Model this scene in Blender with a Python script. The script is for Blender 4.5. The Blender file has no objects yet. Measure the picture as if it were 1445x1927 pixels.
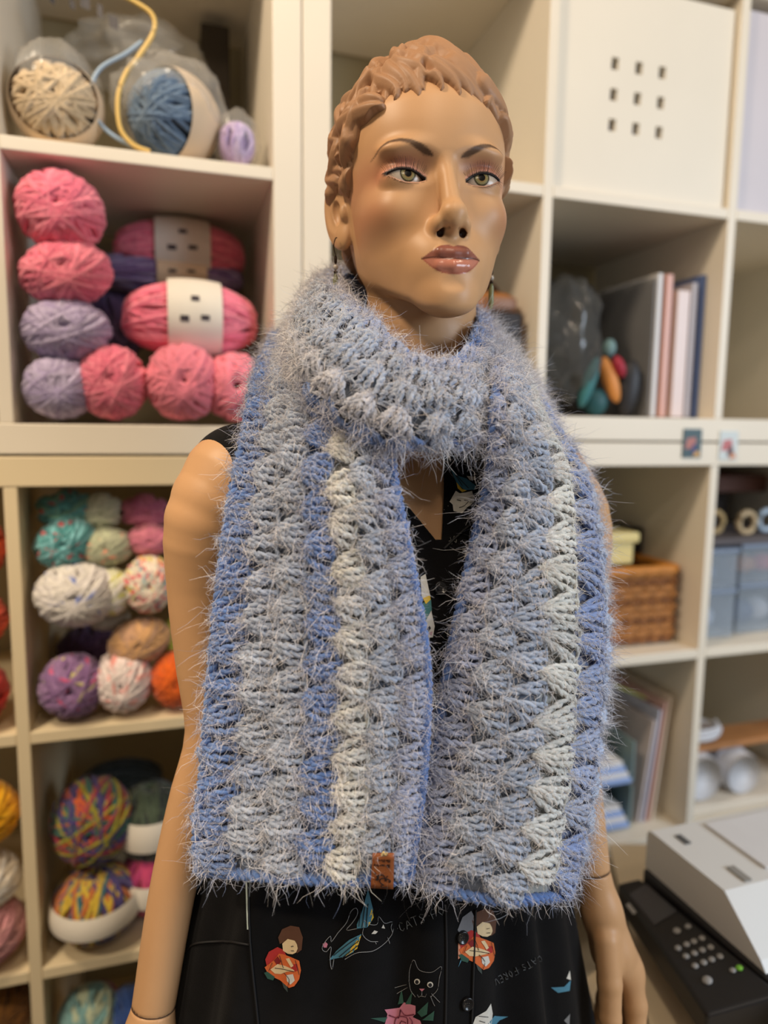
import bpy, bmesh, math, random
import numpy as np
from mathutils import Vector, Matrix, noise as mnoise
from mathutils.bvhtree import BVHTree

random.seed(7); RNG = np.random.default_rng(7)
SC = bpy.context.scene
COL = SC.collection
PI = math.pi

# ------------------------------------------------------------------ camera
H = 1.5140                      # eye height of the phone
FPX, PITCH, ROLL, CX, CY = 1306.1, 0.1216, 0.0124, 722.5, 963.5
X0 = np.array([1., 0, 0]); U0 = np.array([0, math.sin(PITCH), math.cos(PITCH)])
FW = np.array([0, math.cos(PITCH), -math.sin(PITCH)])
RT = math.cos(ROLL) * X0 + math.sin(ROLL) * U0
UP = -math.sin(ROLL) * X0 + math.cos(ROLL) * U0
cam_d = bpy.data.cameras.new('camera'); cam = bpy.data.objects.new('camera', cam_d); COL.objects.link(cam)
cam_d.sensor_fit = 'VERTICAL'; cam_d.sensor_height = 36.0; cam_d.lens = FPX / 1927 * 36
cam.matrix_world = Matrix(((RT[0], UP[0], -FW[0], 0), (RT[1], UP[1], -FW[1], 0), (RT[2], UP[2], -FW[2], H), (0, 0, 0, 1)))
cam_d.clip_start = .02
cam_d.dof.use_dof = True; cam_d.dof.focus_distance = .575; cam_d.dof.aperture_fstop = 2.3
SC.camera = cam
# ------------------------------------------------------------------ light, exposure
SC.view_settings.view_transform = 'Standard'; SC.view_settings.look = 'None'
SC.view_settings.gamma = 1.0; SC.view_settings.use_curve_mapping = False
SC.view_settings.exposure = 0.0
SC.cycles.use_denoising = True
SC.cycles.max_bounces = 6; SC.cycles.transparent_max_bounces = 12
wd = bpy.data.worlds.new('room_light'); SC.world = wd; wd.use_nodes = True
wd.node_tree.nodes['Background'].inputs[0].default_value = (1.0, .88, .74, 1)
wd.node_tree.nodes['Background'].inputs[1].default_value = .19
def area(name, loc, target, size, power, color):
    d = bpy.data.lights.new(name, 'AREA'); d.shape = 'DISK'; d.size = size; d.energy = power; d.color = color
    o = bpy.data.objects.new(name, d); COL.objects.link(o); o.location = loc
    o.rotation_euler = (Vector(target) - Vector(loc)).to_track_quat('-Z', 'Y').to_euler()
    return o
area('ceiling_spot_key', (.22, .02, 2.72), (.05, .62, 1.55), .14, 3.6, (1, .82, .61))
area('ceiling_spot_front', (.28, -.72, 2.72), (.05, .62, 1.45), .16, 4.1, (1, .82, .61))
area('ceiling_spot_shelf', (-.75, .20, 2.72), (-.25, 1.1, 1.3), .22, 17, (1, .81, .59))
area('ceiling_spot_far', (.95, .45, 2.72), (.55, 1.2, 1.3), .22, 2.2, (1, .84, .64))
area('window_daylight', (2.2, -.35, 1.95), (.6, .9, .7), 1.1, 40, (.72, .85, 1.0))
def spot(name, loc, target, power, color, cone):
    d = bpy.data.lights.new(name, 'SPOT'); d.energy = power; d.color = color; d.spot_size = math.radians(cone); d.spot_blend = .6; d.shadow_soft_size = .06
    o = bpy.data.objects.new(name, d); COL.objects.link(o); o.location = loc
    o.rotation_euler = (Vector(target) - Vector(loc)).to_track_quat('-Z', 'Y').to_euler()
spot('ceiling_downlight', (-.85, -.55, 2.72), (-.42, .80, .78), 74, (1, .83, .62), 36)

# ------------------------------------------------------------------ helpers
def lin(*c):
    return tuple(((v / 255) / 12.92 if v / 255 <= .04045 else ((v / 255 + .055) / 1.055) ** 2.4) for v in c)
def ray(px, py):
    return FW + RT * (px - CX) / FPX - UP * (py - CY) / FPX
def W(px, py, Y):
    """world point seen at a pixel of the photograph, at forward distance Y"""
    d = ray(px, py); return d * (Y / d[1]) + np.array([0, 0, H])
def cspline(xs, ys, n=400):
    """dense table of a cubic through the stations"""
    xs = np.asarray(xs, float); ys = np.asarray(ys, float)
    t = np.linspace(xs[0], xs[-1], n); h = np.diff(xs); d = np.diff(ys) / h
    m = np.zeros(len(xs)); m[0], m[-1] = d[0], d[-1]
    for i in range(1, len(xs) - 1):
        m[i] = 0 if d[i - 1] * d[i] <= 0 else 2 * d[i - 1] * d[i] / (d[i - 1] + d[i])
    i = np.clip(np.searchsorted(xs, t, 'right') - 1, 0, len(h) - 1); s = (t - xs[i]) / h[i]
    y = ((2*s**3-3*s**2+1)*ys[i] + (s**3-2*s**2+s)*h[i]*m[i] + (-2*s**3+3*s**2)*ys[i+1] + (s**3-s**2)*h[i]*m[i+1])
    return lambda q: np.interp(q, t, y)

def nodes_of(m):
    m.use_nodes = True; nt = m.node_tree; return nt, nt.nodes, nt.nodes['Principled BSDF']
def mat(name, col, rough=.6, var=.0, scale=40., bump=0., bscale=120., metal=0., spec=.4, attr=False, sheen=0., alpha=1., trans=0., coat=0., gloss=None):
    """procedural material: colour with noise variation and fine relief"""
    m = bpy.data.materials.new(name); nt, N, b = nodes_of(m)
    b.inputs['Roughness'].default_value = rough; b.inputs['Metallic'].default_value = metal
    b.inputs['Specular IOR Level'].default_value = spec
    b.inputs['Sheen Weight'].default_value = sheen; b.inputs['Alpha'].default_value = alpha
    b.inputs['Transmission Weight'].default_value = trans; b.inputs['Coat Weight'].default_value = coat
    c = (*col, 1)
    b.inputs['Base Color'].default_value = c
    src = None
    if attr:
        a = N.new('ShaderNodeVertexColor'); a.layer_name = 'Col'; src = a.outputs['Color']
    tc = N.new('ShaderNodeTexCoord')
    if var > 0:
        nz = N.new('ShaderNodeTexNoise'); nz.inputs['Scale'].default_value = scale; nz.inputs['Detail'].default_value = 4
        nt.links.new(tc.outputs['Object'], nz.inputs['Vector'])
        mr = N.new('ShaderNodeMapRange'); mr.inputs[1].default_value = .25; mr.inputs[2].default_value = .75
        mr.inputs[3].default_value = 1 - var; mr.inputs[4].default_value = 1 + var
        nt.links.new(nz.outputs['Fac'], mr.inputs[0])
        vm = N.new('ShaderNodeVectorMath'); vm.operation = 'SCALE'
        if src: nt.links.new(src, vm.inputs[0])
        else: vm.inputs[0].default_value = col
        nt.links.new(mr.outputs[0], vm.inputs['Scale']); src = vm.outputs[0]
    if gloss is not None:
        g = N.new('ShaderNodeMapRange'); g.inputs[3].default_value = gloss; g.inputs[4].default_value = rough
        nt.links.new(a.outputs['Alpha'], g.inputs[0]); nt.links.new(g.outputs[0], b.inputs['Roughness'])
    if src: nt.links.new(src, b.inputs['Base Color'])
    if bump > 0:
        nb = N.new('ShaderNodeTexNoise'); nb.inputs['Scale'].default_value = bscale; nb.inputs['Detail'].default_value = 3
        nt.links.new(tc.outputs['Object'], nb.inputs['Vector'])
        bp = N.new('ShaderNodeBump'); bp.inputs['Strength'].default_value = bump; bp.inputs['Distance'].default_value = .002
        nt.links.new(nb.outputs['Fac'], bp.inputs['Height']); nt.links.new(bp.outputs[0], b.inputs['Normal'])
    return m

class MB:
    """collects vertices, quads and triangles (with a colour each) for one mesh"""
    def __init__(s): s.v = []; s.q = []; s.t = []; s.c = []; s.n = 0
    def add(s, V, quads=None, tris=None, col=(1, 1, 1)):
        V = np.asarray(V, float).reshape(-1, 3)
        if quads is not None and len(quads): s.q.append(np.asarray(quads, np.int64).reshape(-1, 4) + s.n)
        if tris is not None and len(tris): s.t.append(np.asarray(tris, np.int64).reshape(-1, 3) + s.n)
        col = np.asarray(col, float)
        col = np.broadcast_to(col, (len(V), 3)) if col.ndim == 1 else col
        s.c.append(np.hstack([col, np.ones((len(V), 1))]) if col.shape[1] == 3 else col)
        s.v.append(V); s.n += len(V); return s
    def box(s, lo, hi, M=None, bev=0., col=(1, 1, 1)):
        lo = np.minimum(lo, hi).astype(float) if False else np.asarray(lo, float); hi = np.asarray(hi, float)
        if bev <= 0:
            V = np.array([[(lo, hi)[i][0], (lo, hi)[j][1], (lo, hi)[k][2]] for i in (0, 1) for j in (0, 1) for k in (0, 1)])
            Q = [(0, 1, 3, 2), (4, 6, 7, 5), (0, 4, 5, 1), (2, 3, 7, 6), (0, 2, 6, 4), (1, 5, 7, 3)]
            T = None
        else:
            bm = bmesh.new(); bmesh.ops.create_cube(bm, size=1)
            for v in bm.verts: v.co = Vector(((lo[a] + hi[a]) / 2 + v.co[a] * (hi[a] - lo[a]) for a in range(3)))
            bmesh.ops.bevel(bm, geom=list(bm.edges), offset=bev, segments=2, affect='EDGES', profile=.5)
            bm.verts.ensure_lookup_table(); bm.verts.index_update()
            V = np.array([v.co[:] for v in bm.verts]); Q = []; T = []
            for f in bm.faces:
                ix = [v.index for v in f.verts]
                if len(ix) == 4: Q.append(ix)
                else:
                    for k in range(1, len(ix) - 1): T.append((ix[0], ix[k], ix[k + 1]))
            bm.free()
        if M is not None: V = M(V)
        return s.add(V, Q, T, col)
    def grid(s, P, cu=False, cv=False, col=(1, 1, 1)):
        P = np.asarray(P, float); m, n = P.shape[:2]
        I = np.arange(m * n).reshape(m, n)
        if cu: I = np.vstack([I, I[:1]])
        if cv: I = np.hstack([I, I[:, :1]])
        Q = np.stack([I[:-1, :-1], I[1:, :-1], I[1:, 1:], I[:-1, 1:]], -1).reshape(-1, 4)
        col = np.asarray(col, float)
        return s.add(P.reshape(-1, 3), Q, None, col if col.ndim == 1 else col.reshape(-1, col.shape[-1]))
    def tube(s, path, r, sides=6, closed=False, col=(1, 1, 1), caps=True, flat=1., up=None):
        path = np.asarray(path, float); n = len(path); r = np.broadcast_to(np.asarray(r, float), (n,))
        T = (np.roll(path, -1, 0) - np.roll(path, 1, 0)) if closed else np.gradient(path, axis=0)
        T = T / (np.linalg.norm(T, axis=1)[:, None] + 1e-12)
        ref = np.array([0, 0, 1.]) if up is None else np.asarray(up, float)
        if ref.ndim == 1:
            ref = np.broadcast_to(ref, T.shape)
            bad = np.abs((T * ref).sum(1)) > .95
            ref = np.where(bad[:, None], np.array([.9, .3, .1]), ref)
        A = np.cross(T, ref); A /= np.linalg.norm(A, axis=1)[:, None] + 1e-12
        Bv = np.cross(A, T)
        a = np.arange(sides) * 2 * PI / sides
        P = path[:, None] + r[:, None, None] * (np.cos(a)[None, :, None] * A[:, None] + flat * np.sin(a)[None, :, None] * Bv[:, None])
        c = np.asarray(col, float)
        if c.ndim == 2: c = np.repeat(c[:, None], sides, 1)
        k = s.n; s.grid(P, cu=closed, cv=True, col=c)
        if caps and not closed and sides > 2:
            for i0, rev in ((0, True), ((n - 1) * sides, False)):
                ix = list(range(i0, i0 + sides)); ix = ix[::-1] if rev else ix
                s.t.append(np.array([(ix[0], ix[j], ix[j + 1]) for j in range(1, sides - 1)], np.int64) + k)
        return s
    def ellipsoid(s, c, r, nu=16, nv=10, R=None, col=(1, 1, 1)):
        th = np.linspace(0, PI, nv + 1); ph = np.arange(nu) * 2 * PI / nu
        P = np.stack([np.sin(th)[:, None] * np.cos(ph), np.sin(th)[:, None] * np.sin(ph), np.cos(th)[:, None] + 0 * ph], -1) * np.asarray(r, float)
        if R is not None: P = P @ np.asarray(R).T
        return s.grid(P + np.asarray(c, float), cv=True, col=col)
    def arrays(s):
        V = np.concatenate(s.v) if s.v else np.zeros((0, 3)); C = np.concatenate(s.c) if s.c else np.zeros((0, 4))
        Q = np.concatenate(s.q) if s.q else np.zeros((0, 4), np.int64); T = np.concatenate(s.t) if s.t else np.zeros((0, 3), np.int64)
        return V, Q, T, C
    def mesh(s, name, origin=(0, 0, 0), smooth=True, color=False):
        V, Q, T, C = s.arrays(); me = bpy.data.meshes.new(name)
        me.vertices.add(len(V)); me.vertices.foreach_set('co', (V - np.asarray(origin)).astype(np.float32).ravel())
        nl = 4 * len(Q) + 3 * len(T); me.loops.add(nl); me.polygons.add(len(Q) + len(T))
        li = np.concatenate([Q.ravel(), T.ravel()]).astype(np.int32); me.loops.foreach_set('vertex_index', li)
        st = np.concatenate([np.arange(len(Q)) * 4, 4 * len(Q) + np.arange(len(T)) * 3]).astype(np.int32)
        me.polygons.foreach_set('loop_start', st)
        me.polygons.foreach_set('use_smooth', np.full(len(st), smooth))
        if color:
            a = me.color_attributes.new('Col', 'FLOAT_COLOR', 'POINT')
            a.data.foreach_set('color', C.astype(np.float32).ravel())
        me.update(calc_edges=True); me.validate()
        return me
    def build(s, name, m, parent=None, smooth=True, color=False, origin=None):
        """one mesh object; vertices are given in world space"""
        o0 = worldloc(parent) if parent else (np.zeros(3) if origin is None else np.asarray(origin, float))
        me = s.mesh(name, o0, smooth, color); me.materials.append(m)
        o = bpy.data.objects.new(name, me); COL.objects.link(o)
        if parent: o.parent = parent
        else: o.location = o0
        return o
def worldloc(o):
    p = np.zeros(3)
    while o: p = p + np.array(o.location[:]); o = o.parent
    return p
def thing(name, loc, label, cat, group=None, kind=None):
    o = bpy.data.objects.new(name, None); COL.objects.link(o); o.location = Vector([float(a) for a in loc]); o.empty_display_size = .05
    return tag(o, label, cat, group, kind)
def tag(o, label=None, cat=None, group=None, kind=None):
    for k, v in (('label', label), ('category', cat), ('group', group), ('kind', kind)):
        if v: o[k] = v
    return o
def rotm(ax, ang):
    return np.array(Matrix.Rotation(ang, 3, ax))
def frame(z, x=None):
    z = np.asarray(z, float); z = z / np.linalg.norm(z); x = np.array([1., 0, 0]) if x is None else np.asarray(x, float)
    x = x - z * (x @ z); x /= np.linalg.norm(x); return np.stack([x, np.cross(z, x), z], 1)

# signed-distance helpers (organic shapes are meshed from a distance field)
def smin(a, b, k):
    h = np.clip(.5 + .5 * (b - a) / k, 0, 1); return b + (a - b) * h - k * h * (1 - h)
def smax(a, b, k): return -smin(-a, -b, k)
def sd_ell(P, c, r):
    q = (P - np.asarray(c)) / np.asarray(r); k0 = np.linalg.norm(q, axis=1); k1 = np.linalg.norm(q / np.asarray(r), axis=1)
    return k0 * (k0 - 1) / (k1 + 1e-9)
def sd_cap(P, a, b, ra, rb):
    a = np.asarray(a, float); b = np.asarray(b, float); ab = b - a
    t = np.clip(((P - a) @ ab) / (ab @ ab), 0, 1); return np.linalg.norm(P - a - t[:, None] * ab, axis=1) - (ra + (rb - ra) * t)
def surface_net(fn, lo, hi, h, cf=4, safe=2.2):
    lo = np.asarray(lo, float); hi = np.asarray(hi, float)
    n = (np.ceil((hi - lo) / (h * cf)).astype(int)) * cf + 1
    nc = (n - 1) // cf + 1
    ax = [lo[i] + np.arange(nc[i]) * h * cf for i in range(3)]
    G = np.stack(np.meshgrid(*ax, indexing='ij'), -1).reshape(-1, 3)
    fc = fn(G).reshape(nc)
    F = np.repeat(np.repeat(np.repeat(fc, cf, 0), cf, 1), cf, 2)[:n[0], :n[1], :n[2]].astype(np.float32)
    band = np.abs(fc) < safe * h * cf
    Bn = np.repeat(np.repeat(np.repeat(band, cf, 0), cf, 1), cf, 2)[:n[0], :n[1], :n[2]]
    # widen by one coarse cell towards the low side
    for a in range(3):
        s1 = [slice(None)] * 3; s2 = [slice(None)] * 3; s1[a] = slice(0, -cf); s2[a] = slice(cf, None)
        Bn[tuple(s1)] |= Bn[tuple(s2)].copy()
    idx = np.argwhere(Bn); out = np.empty(len(idx), np.float32)
    for k in range(0, len(idx), 400000):
        out[k:k + 400000] = fn(lo + idx[k:k + 400000] * h)
    F[Bn] = out
    S = F < 0
    c8 = np.zeros(tuple(n - 1), np.int8)
    for i in (0, 1):
        for j in (0, 1):
            for k in (0, 1): c8 += S[i:n[0]-1+i, j:n[1]-1+j, k:n[2]-1+k]
    act = (c8 > 0) & (c8 < 8); ci = np.argwhere(act); vid = -np.ones(tuple(n - 1), np.int64); vid[act] = np.arange(len(ci))
    acc = np.zeros((len(ci), 3)); cnt = np.zeros(len(ci))
    cor = [(i, j, k) for i in (0, 1) for j in (0, 1) for k in (0, 1)]
    for a in cor:
        for d in range(3):
            if a[d] == 1: continue
            b = list(a); b[d] = 1
            fa = F[ci[:, 0]+a[0], ci[:, 1]+a[1], ci[:, 2]+a[2]]; fb = F[ci[:, 0]+b[0], ci[:, 1]+b[1], ci[:, 2]+b[2]]
            m = (fa < 0) != (fb < 0); t = fa[m] / (fa[m] - fb[m] + 1e-12)
            p = np.tile(np.array(a, float), (m.sum(), 1)); p[:, d] = t
            acc[m] += p; cnt[m] += 1
    V = lo + (ci + acc / cnt[:, None]) * h
    Q = []
    for d in range(3):
        e, g = [(1, 2), (2, 0), (0, 1)][d]
        sl0 = [slice(1, n[q] - 1) for q in range(3)]; sl0[d] = slice(0, n[d] - 1)
        sl1 = list(sl0); sl1[d] = slice(1, n[d])
        A = S[tuple(sl0)]; Bq = S[tuple(sl1)]
        for sgn in (0, 1):
            w = np.argwhere((A & ~Bq) if sgn == 0 else (~A & Bq))
            if not len(w): continue
            off = np.ones(3, int); off[d] = 0; w = w + off
            def vv(de, dg):
                c = w.copy(); c[:, e] -= de; c[:, g] -= dg; return vid[c[:, 0], c[:, 1], c[:, 2]]
            q = np.stack([vv(1, 1), vv(0, 1), vv(0, 0), vv(1, 0)], 1)
            Q.append(q if sgn == 0 else q[:, ::-1])
    Q = np.concatenate(Q); Q = Q[(Q >= 0).all(1)]
    # settle the vertices on the surface
    for it in range(2):
        e = h * .4; f0 = fn(V)
        g = np.stack([fn(V + e * np.eye(3)[a]) - fn(V - e * np.eye(3)[a]) for a in range(3)], 1) / (2 * e)
        st = f0[:, None] * g / ((g * g).sum(1)[:, None] + 1e-6)
        l = np.linalg.norm(st, axis=1); V = V - st * np.minimum(1, .6 * h / (l + 1e-9))[:, None]
    return V, Q
# ------------------------------------------------------------------ shelf wall
SX, SY, PHI = -.1193, 1.0092, .3009
SCS, SSN = math.cos(PHI), math.sin(PHI)
ZL0, ZR0 = H - .0436, H - .0227 + .002
CELL, DIV, OUT, DEP = .335, .017, .0395, .39
def SH(V):
    """shelf coordinates (along the wall, depth into the shelf, height) -> world"""
    V = np.asarray(V, float)
    return np.stack([SX + V[..., 0] * SCS - V[..., 1] * SSN, SY + V[..., 0] * SSN + V[..., 1] * SCS, V[..., 2]], -1)
def shit(px, py, d):
    """where the sight line of a pixel meets the plane at depth d behind the shelf fronts -> (s, d, z)"""
    r = ray(px, py); n = np.array([-SSN, SCS]); o = np.array([SX, SY]) + d * n
    k = (o @ n) / (r[:2] @ n); q = r * k
    return np.array([(q[:2] - np.array([SX, SY])) @ np.array([SCS, SSN]), d, q[2] + H])
M_WHITE = mat('white_laminate', lin(232, 222, 204), .42, .02, 6, .02, 300)
M_WOOD = mat('cream_laminate', lin(226, 208, 172), .45, .03, 6, .02, 300)
M_WALL = mat('olive_wall_paint', lin(176, 165, 135), .85, .04, 3, .05, 200)
M_FLOOR = mat('grey_floor', lin(120, 110, 100), .6, .08, 8)
def shelf_unit(label, s0, s1, cols, z0, rows, m, side):
    """frame, dividers and shelves; columns/rows are lists of inner boundaries"""
    c = SH([(s0 + s1) / 2, DEP / 2, z0]); t = thing('cube_shelf', c, label, 'shelf', 'white cube shelves along the wall')
    z1 = z0 + 2 * OUT + rows * CELL + (rows - 1) * DIV
    def part(n, lo, hi): MB().box(lo, hi, SH, .0015).build(n, m, t, smooth=False)
    part('side_panel', (s0, 0, z0 + OUT), (s0 + OUT, DEP, z1 - OUT)); part('side_panel', (s1 - OUT, 0, z0 + OUT), (s1, DEP, z1 - OUT))
    part('bottom_panel', (s0, 0, z0), (s1, DEP, z0 + OUT)); part('top_panel', (s0, 0, z1 - OUT), (s1, DEP, z1))
    if .003 < z0 < .1: part('plinth', (s0 + .01, .02, 0), (s1 - .01, DEP - .02, z0))
    for k in range(1, cols):
        a = s0 + OUT + k * CELL + (k - 1) * DIV
        part('divider', (a, .001, z0 + OUT), (a + DIV, DEP - .001, z1 - OUT))
    for r in range(1, rows):
        zz = z0 + OUT + r * CELL + (r - 1) * DIV
        for k in range(cols):
            a = s0 + OUT + k * (CELL + DIV)
            part('shelf_board', (a, .001, zz), (a + CELL, DEP - .001, zz + DIV))
    return t
wL2 = 2 * OUT + 2 * CELL + DIV; wR3 = 2 * OUT + 3 * CELL + 2 * DIV
ZLB = ZL0 - (2 * OUT + 4 * CELL + 3 * DIV); ZRB = ZR0 - (2 * OUT + 4 * CELL + 3 * DIV)
shelf_unit('white cube shelf holding pink yarn and plastic bags, upper row beside the mannequin', -wL2, 0, 2, ZL0 + .003, 2, M_WHITE, 'L')
shelf_unit('cream cube shelf full of mixed yarn below the pink yarn', -wL2, 0, 2, ZLB, 4, M_WOOD, 'L')
shelf_unit('white cube shelf with square-holed insert and bag of folders, behind the head', .0015, .0015 + wR3, 3, ZR0 + .003, 2, M_WHITE, 'R')
shelf_unit('white cube shelf with wicker basket and papers, behind the printer', .0015, .0015 + wR3, 3, ZRB, 4, M_WHITE, 'R')
def SC0(col): return .0015 + OUT + col * (CELL + DIV)          # left inner edge of a right-unit column
ZR_UP = ZR0 + .003 + OUT; ZR_TOP = ZR_UP + CELL + DIV
ZL_UP = ZL0 + .003 + OUT; ZL_TOP = ZL_UP + CELL + DIV
def zlow(z0, r): return z0 - OUT - CELL - r * (CELL + DIV)       # floor of the r-th cell below the joint
w = MB().box((-2.2, DEP + .012, 0), (2.6, DEP + .07, 2.75), SH).build('wall_back', M_WALL, smooth=False); tag(w, 'plain olive beige wall behind the shelves', None, None, 'structure')
fl = MB().box((-2.5, -1.4, -.05), (3.0, 2.6, 0)).build('floor', M_FLOOR, smooth=False); tag(fl, 'grey shop floor under the shelves', None, None, 'structure')
# ------------------------------------------------------------------ mannequin: head
HYAW, HPIT, HROL = math.radians(11.83), math.radians(-5.2), math.radians(-1.65)
HPOS = np.array([.0463, .5898, .2023 + H])
HR = rotm('Z', HYAW) @ rotm('X', HPIT) @ np.array([[math.cos(HROL), 0, math.sin(HROL)], [0, 1, 0], [-math.sin(HROL), 0, math.cos(HROL)]])
def HW(L):
    """head coordinates in mm (across, forward, up; origin between the pupils) -> world"""
    L = np.asarray(L, float); return (np.stack([L[..., 0], -L[..., 1], L[..., 2]], -1) / 1000) @ HR.T + HPOS
def PX(V):
    q = V - np.array([0, 0, H]); z = q @ FW; return np.stack([CX + FPX * (q @ RT) / z, CY - FPX * (q @ UP) / z], -1)
_zs = [-135, -115, -108, -95, -80, -60, -40, -20, 0, 20, 40, 60, 75]
_hw = cspline(_zs, [23, 31, 36, 42.5, 50, 57.5, 63, 66, 68, 69.5, 71, 70, 67])
_ff = cspline(_zs, [2, 4, 8, 9.5, 7, 8, 5, 3.5, 4.5, 8, 7, 3, -2])
_fb = cspline(_zs, [-80, -90, -97, -112, -128, -145, -158, -168, -175, -178, -179, -178, -174])
_zu = cspline([16.6, 20, 25, 31, 37, 42, 47.6], [-4.4, -1.8, 1.1, 2.9, 3.2, 2.4, .8])
_zl = cspline([16.6, 20, 25, 31, 37, 42, 47.6], [-4.6, -5.6, -6.4, -6.5, -5.5, -3.3, .4])
EYE_C, EYE_R = np.array([32., -13.6, -.8]), np.array([18.5, 13.6, 13.2])
def rot2(P, c, ang):
    """turn about the vertical through c (head coordinates)"""
    q = P - np.asarray(c); ca, sa = math.cos(ang), math.sin(ang)
    return np.stack([q[:, 0] * ca - q[:, 1] * sa, q[:, 0] * sa + q[:, 1] * ca, q[:, 2]], 1)
def skull_sdf(P):
    x = np.abs(P[:, 0]); f = P[:, 1]; z = P[:, 2]
    hw, ff, fb = _hw(z), _ff(z), _fb(z); fc = -72.
    a = np.where(f > fc, ff - fc, fc - fb); n = np.where(f > fc, 2.25, 2.1)
    rho = ((x / hw) ** n + (np.abs(f - fc) / a) ** n) ** (1 / n)
    d = (rho - 1) * np.minimum(hw, a) * .93
    d = smax(d, z - 66, 12)
    sk = sd_ell(np.stack([x, f, z], 1), (0, -85, 38), (73.5, 93.5, 92))
    return smin(d, sk, 8)
def head_sdf(P):
    P = np.asarray(P, float); x = np.abs(P[:, 0]); f = P[:, 1]; z = P[:, 2]; Q = np.stack([x, f, z], 1)
    d = skull_sdf(P)
    d = smax(d, (f - 3) * -.48 + (z + 110.5) * -.877, 10)                  # under the jaw
    d = smin(d, sd_cap(P, (0, -84, -60), (0, -104, -240), 50, 55), 14)   # neck
    front = (f > -75) & (z < 60) & (z > -135)
    if front.any():
        q = Q[front]; e = d[front]
        e = smin(e, sd_ell(q, (39, -29, -25), (18, 24, 15)), 20)         # cheekbone
        e = smin(e, sd_ell(q, (0, -6, -71), (27, 20.5, 25)), 12)         # muzzle
        e = smin(e, sd_ell(q, (0, -9, -97.5), (19, 19.5, 13)), 13)        # chin
        e = smin(e, sd_ell(q, (27, -7, 20), (25, 12.5, 7)), 9)           # brow
        e = smax(e, -sd_ell(q, (27, 13, 4), (21, 13.5, 12.5)), 7)        # eye socket
        e = smin(e, sd_cap(q, (0, 1.2, 10), (0, 16.0, -34), 5.8, 8.6), 5)  # nose bridge
        e = smin(e, sd_ell(q, (0, 18.6, -37.5), (10.4, 9.6, 8.4)), 6)
        e = smin(e, sd_ell(q, (10.6, 8.6, -43.2), (6.2, 10.8, 7.4)), 5.5)
        e = smin(e, sd_cap(q, (0, 21, -44), (0, 11, -51), 4.4, 3.0), 5)
        e = smax(e, -sd_cap(q, (5.6, 19.5, -50.0), (9.4, 11.8, -50.2), 2.5, 2.9), 1.0)
        e = smax(e, -sd_ell(q, (0, 25, -90), (17, 9, 5.5)), 6)           # below the lower lip
        up = smin(sd_cap(q, (0, 12.6, -66.2), (10, 11.0, -65.6), 4.9, 4.9), sd_cap(q, (10, 11.0, -65.6), (23.5, .3, -69.0), 4.9, 1.2), 2)
        lo = smin(sd_cap(q, (0, 12.2, -76.2), (11, 9.6, -75.2), 6.2, 5.0), sd_cap(q, (11, 9.6, -75.2), (23.0, .3, -69.6), 5.0, .9), 2)
        e = smin(e, smin(up, lo, .5), 1.4)
        lid = sd_ell(q, EYE_C, EYE_R + np.array([1.3, 1.5, 1.6]))
        e = smin(e, lid, 3.2)
        op = np.maximum(np.maximum(q[:, 2] - _zu(q[:, 0]), _zl(q[:, 0]) - q[:, 2]), np.maximum(16.6 - q[:, 0], q[:, 0] - 47.6))
        op = np.maximum(op, -(q[:, 1] + 17)); e = smax(e, -op, .5)
        d[front] = e
    side = (x > 55) & (z < 50) & (z > -50) & (f < -50) & (f > -130)
    if side.any():
        q = Q[side]; e = d[side]
        r = rot2(q, (75.5, -90, 2), math.radians(-26))                   # the ear flares away from the head behind
        tl = r.copy(); a = math.radians(-10); tl[:, 1] = r[:, 1] * math.cos(a) - r[:, 2] * math.sin(a); tl[:, 2] = r[:, 1] * math.sin(a) + r[:, 2] * math.cos(a)
        ear = sd_ell(tl, (0, 0, 0), (5.2, 19, 34))
        ear = smin(ear, sd_ell(tl, (0, 4, -27), (5, 9, 10)), 5)
        ear = smax(ear, -sd_ell(tl, (6.2, -1.5, 5), (4.6, 13.5, 25)), 1.5)   # scapha
        ear = smin(ear, sd_ell(tl, (1.0, 2, 2), (3.2, 9.5, 17)), 2)          # antihelix
        ear = smax(ear, -sd_ell(tl, (5.2, 3.0, -3), (6.5, 6.5, 11.5)), 1.5)  # concha
        ear = smin(ear, sd_ell(q, (72, -74, -4), (4, 4, 7)), 4)              # tragus
        d[side] = smin(e, ear, 3.5)
    return d
SKIN = np.array(lin(200, 154, 110))
def mixc(C, col, w): return C * (1 - w[:, None]) + np.asarray(col) * w[:, None]
def sstep(a, b, x):
    t = np.clip((x - a) / (b - a), 0, 1); return t * t * (3 - 2 * t)
def polydist(p, line):
    """distance to a polyline of (x, y, halfwidth), minus the half width"""
    best = np.full(len(p), 1e9)
    for (x0, y0, w0), (x1, y1, w1) in zip(line[:-1], line[1:]):
        a = np.array([x0, y0]); ab = np.array([x1 - x0, y1 - y0]); t = np.clip(((p - a) @ ab) / (ab @ ab), 0, 1)
        best = np.minimum(best, np.linalg.norm(p - a - t[:, None] * ab, axis=1) - (w0 + (w1 - w0) * t))
    return best
BROW = [(12.6, 13.2, 1.1), (17.5, 15.6, 2.4), (23, 18.6, 2.5), (30, 22.0, 2.2), (38, 24.4, 1.8), (46, 24.3, 1.4), (53, 20.5, .9), (57, 17.0, .2)]
LIPU = cspline([0, 5, 9, 15, 20, 24.2], [-61.4, -60.0, -60.4, -63.2, -66.4, -69.2])
LIPL = cspline([0, 8, 14, 19, 24.2], [-83.0, -82.2, -79.4, -75.4, -69.4])
LIPM = cspline([0, 6, 12, 18, 24.2], [-71.4, -70.9, -70.2, -69.6, -69.2])
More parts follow.
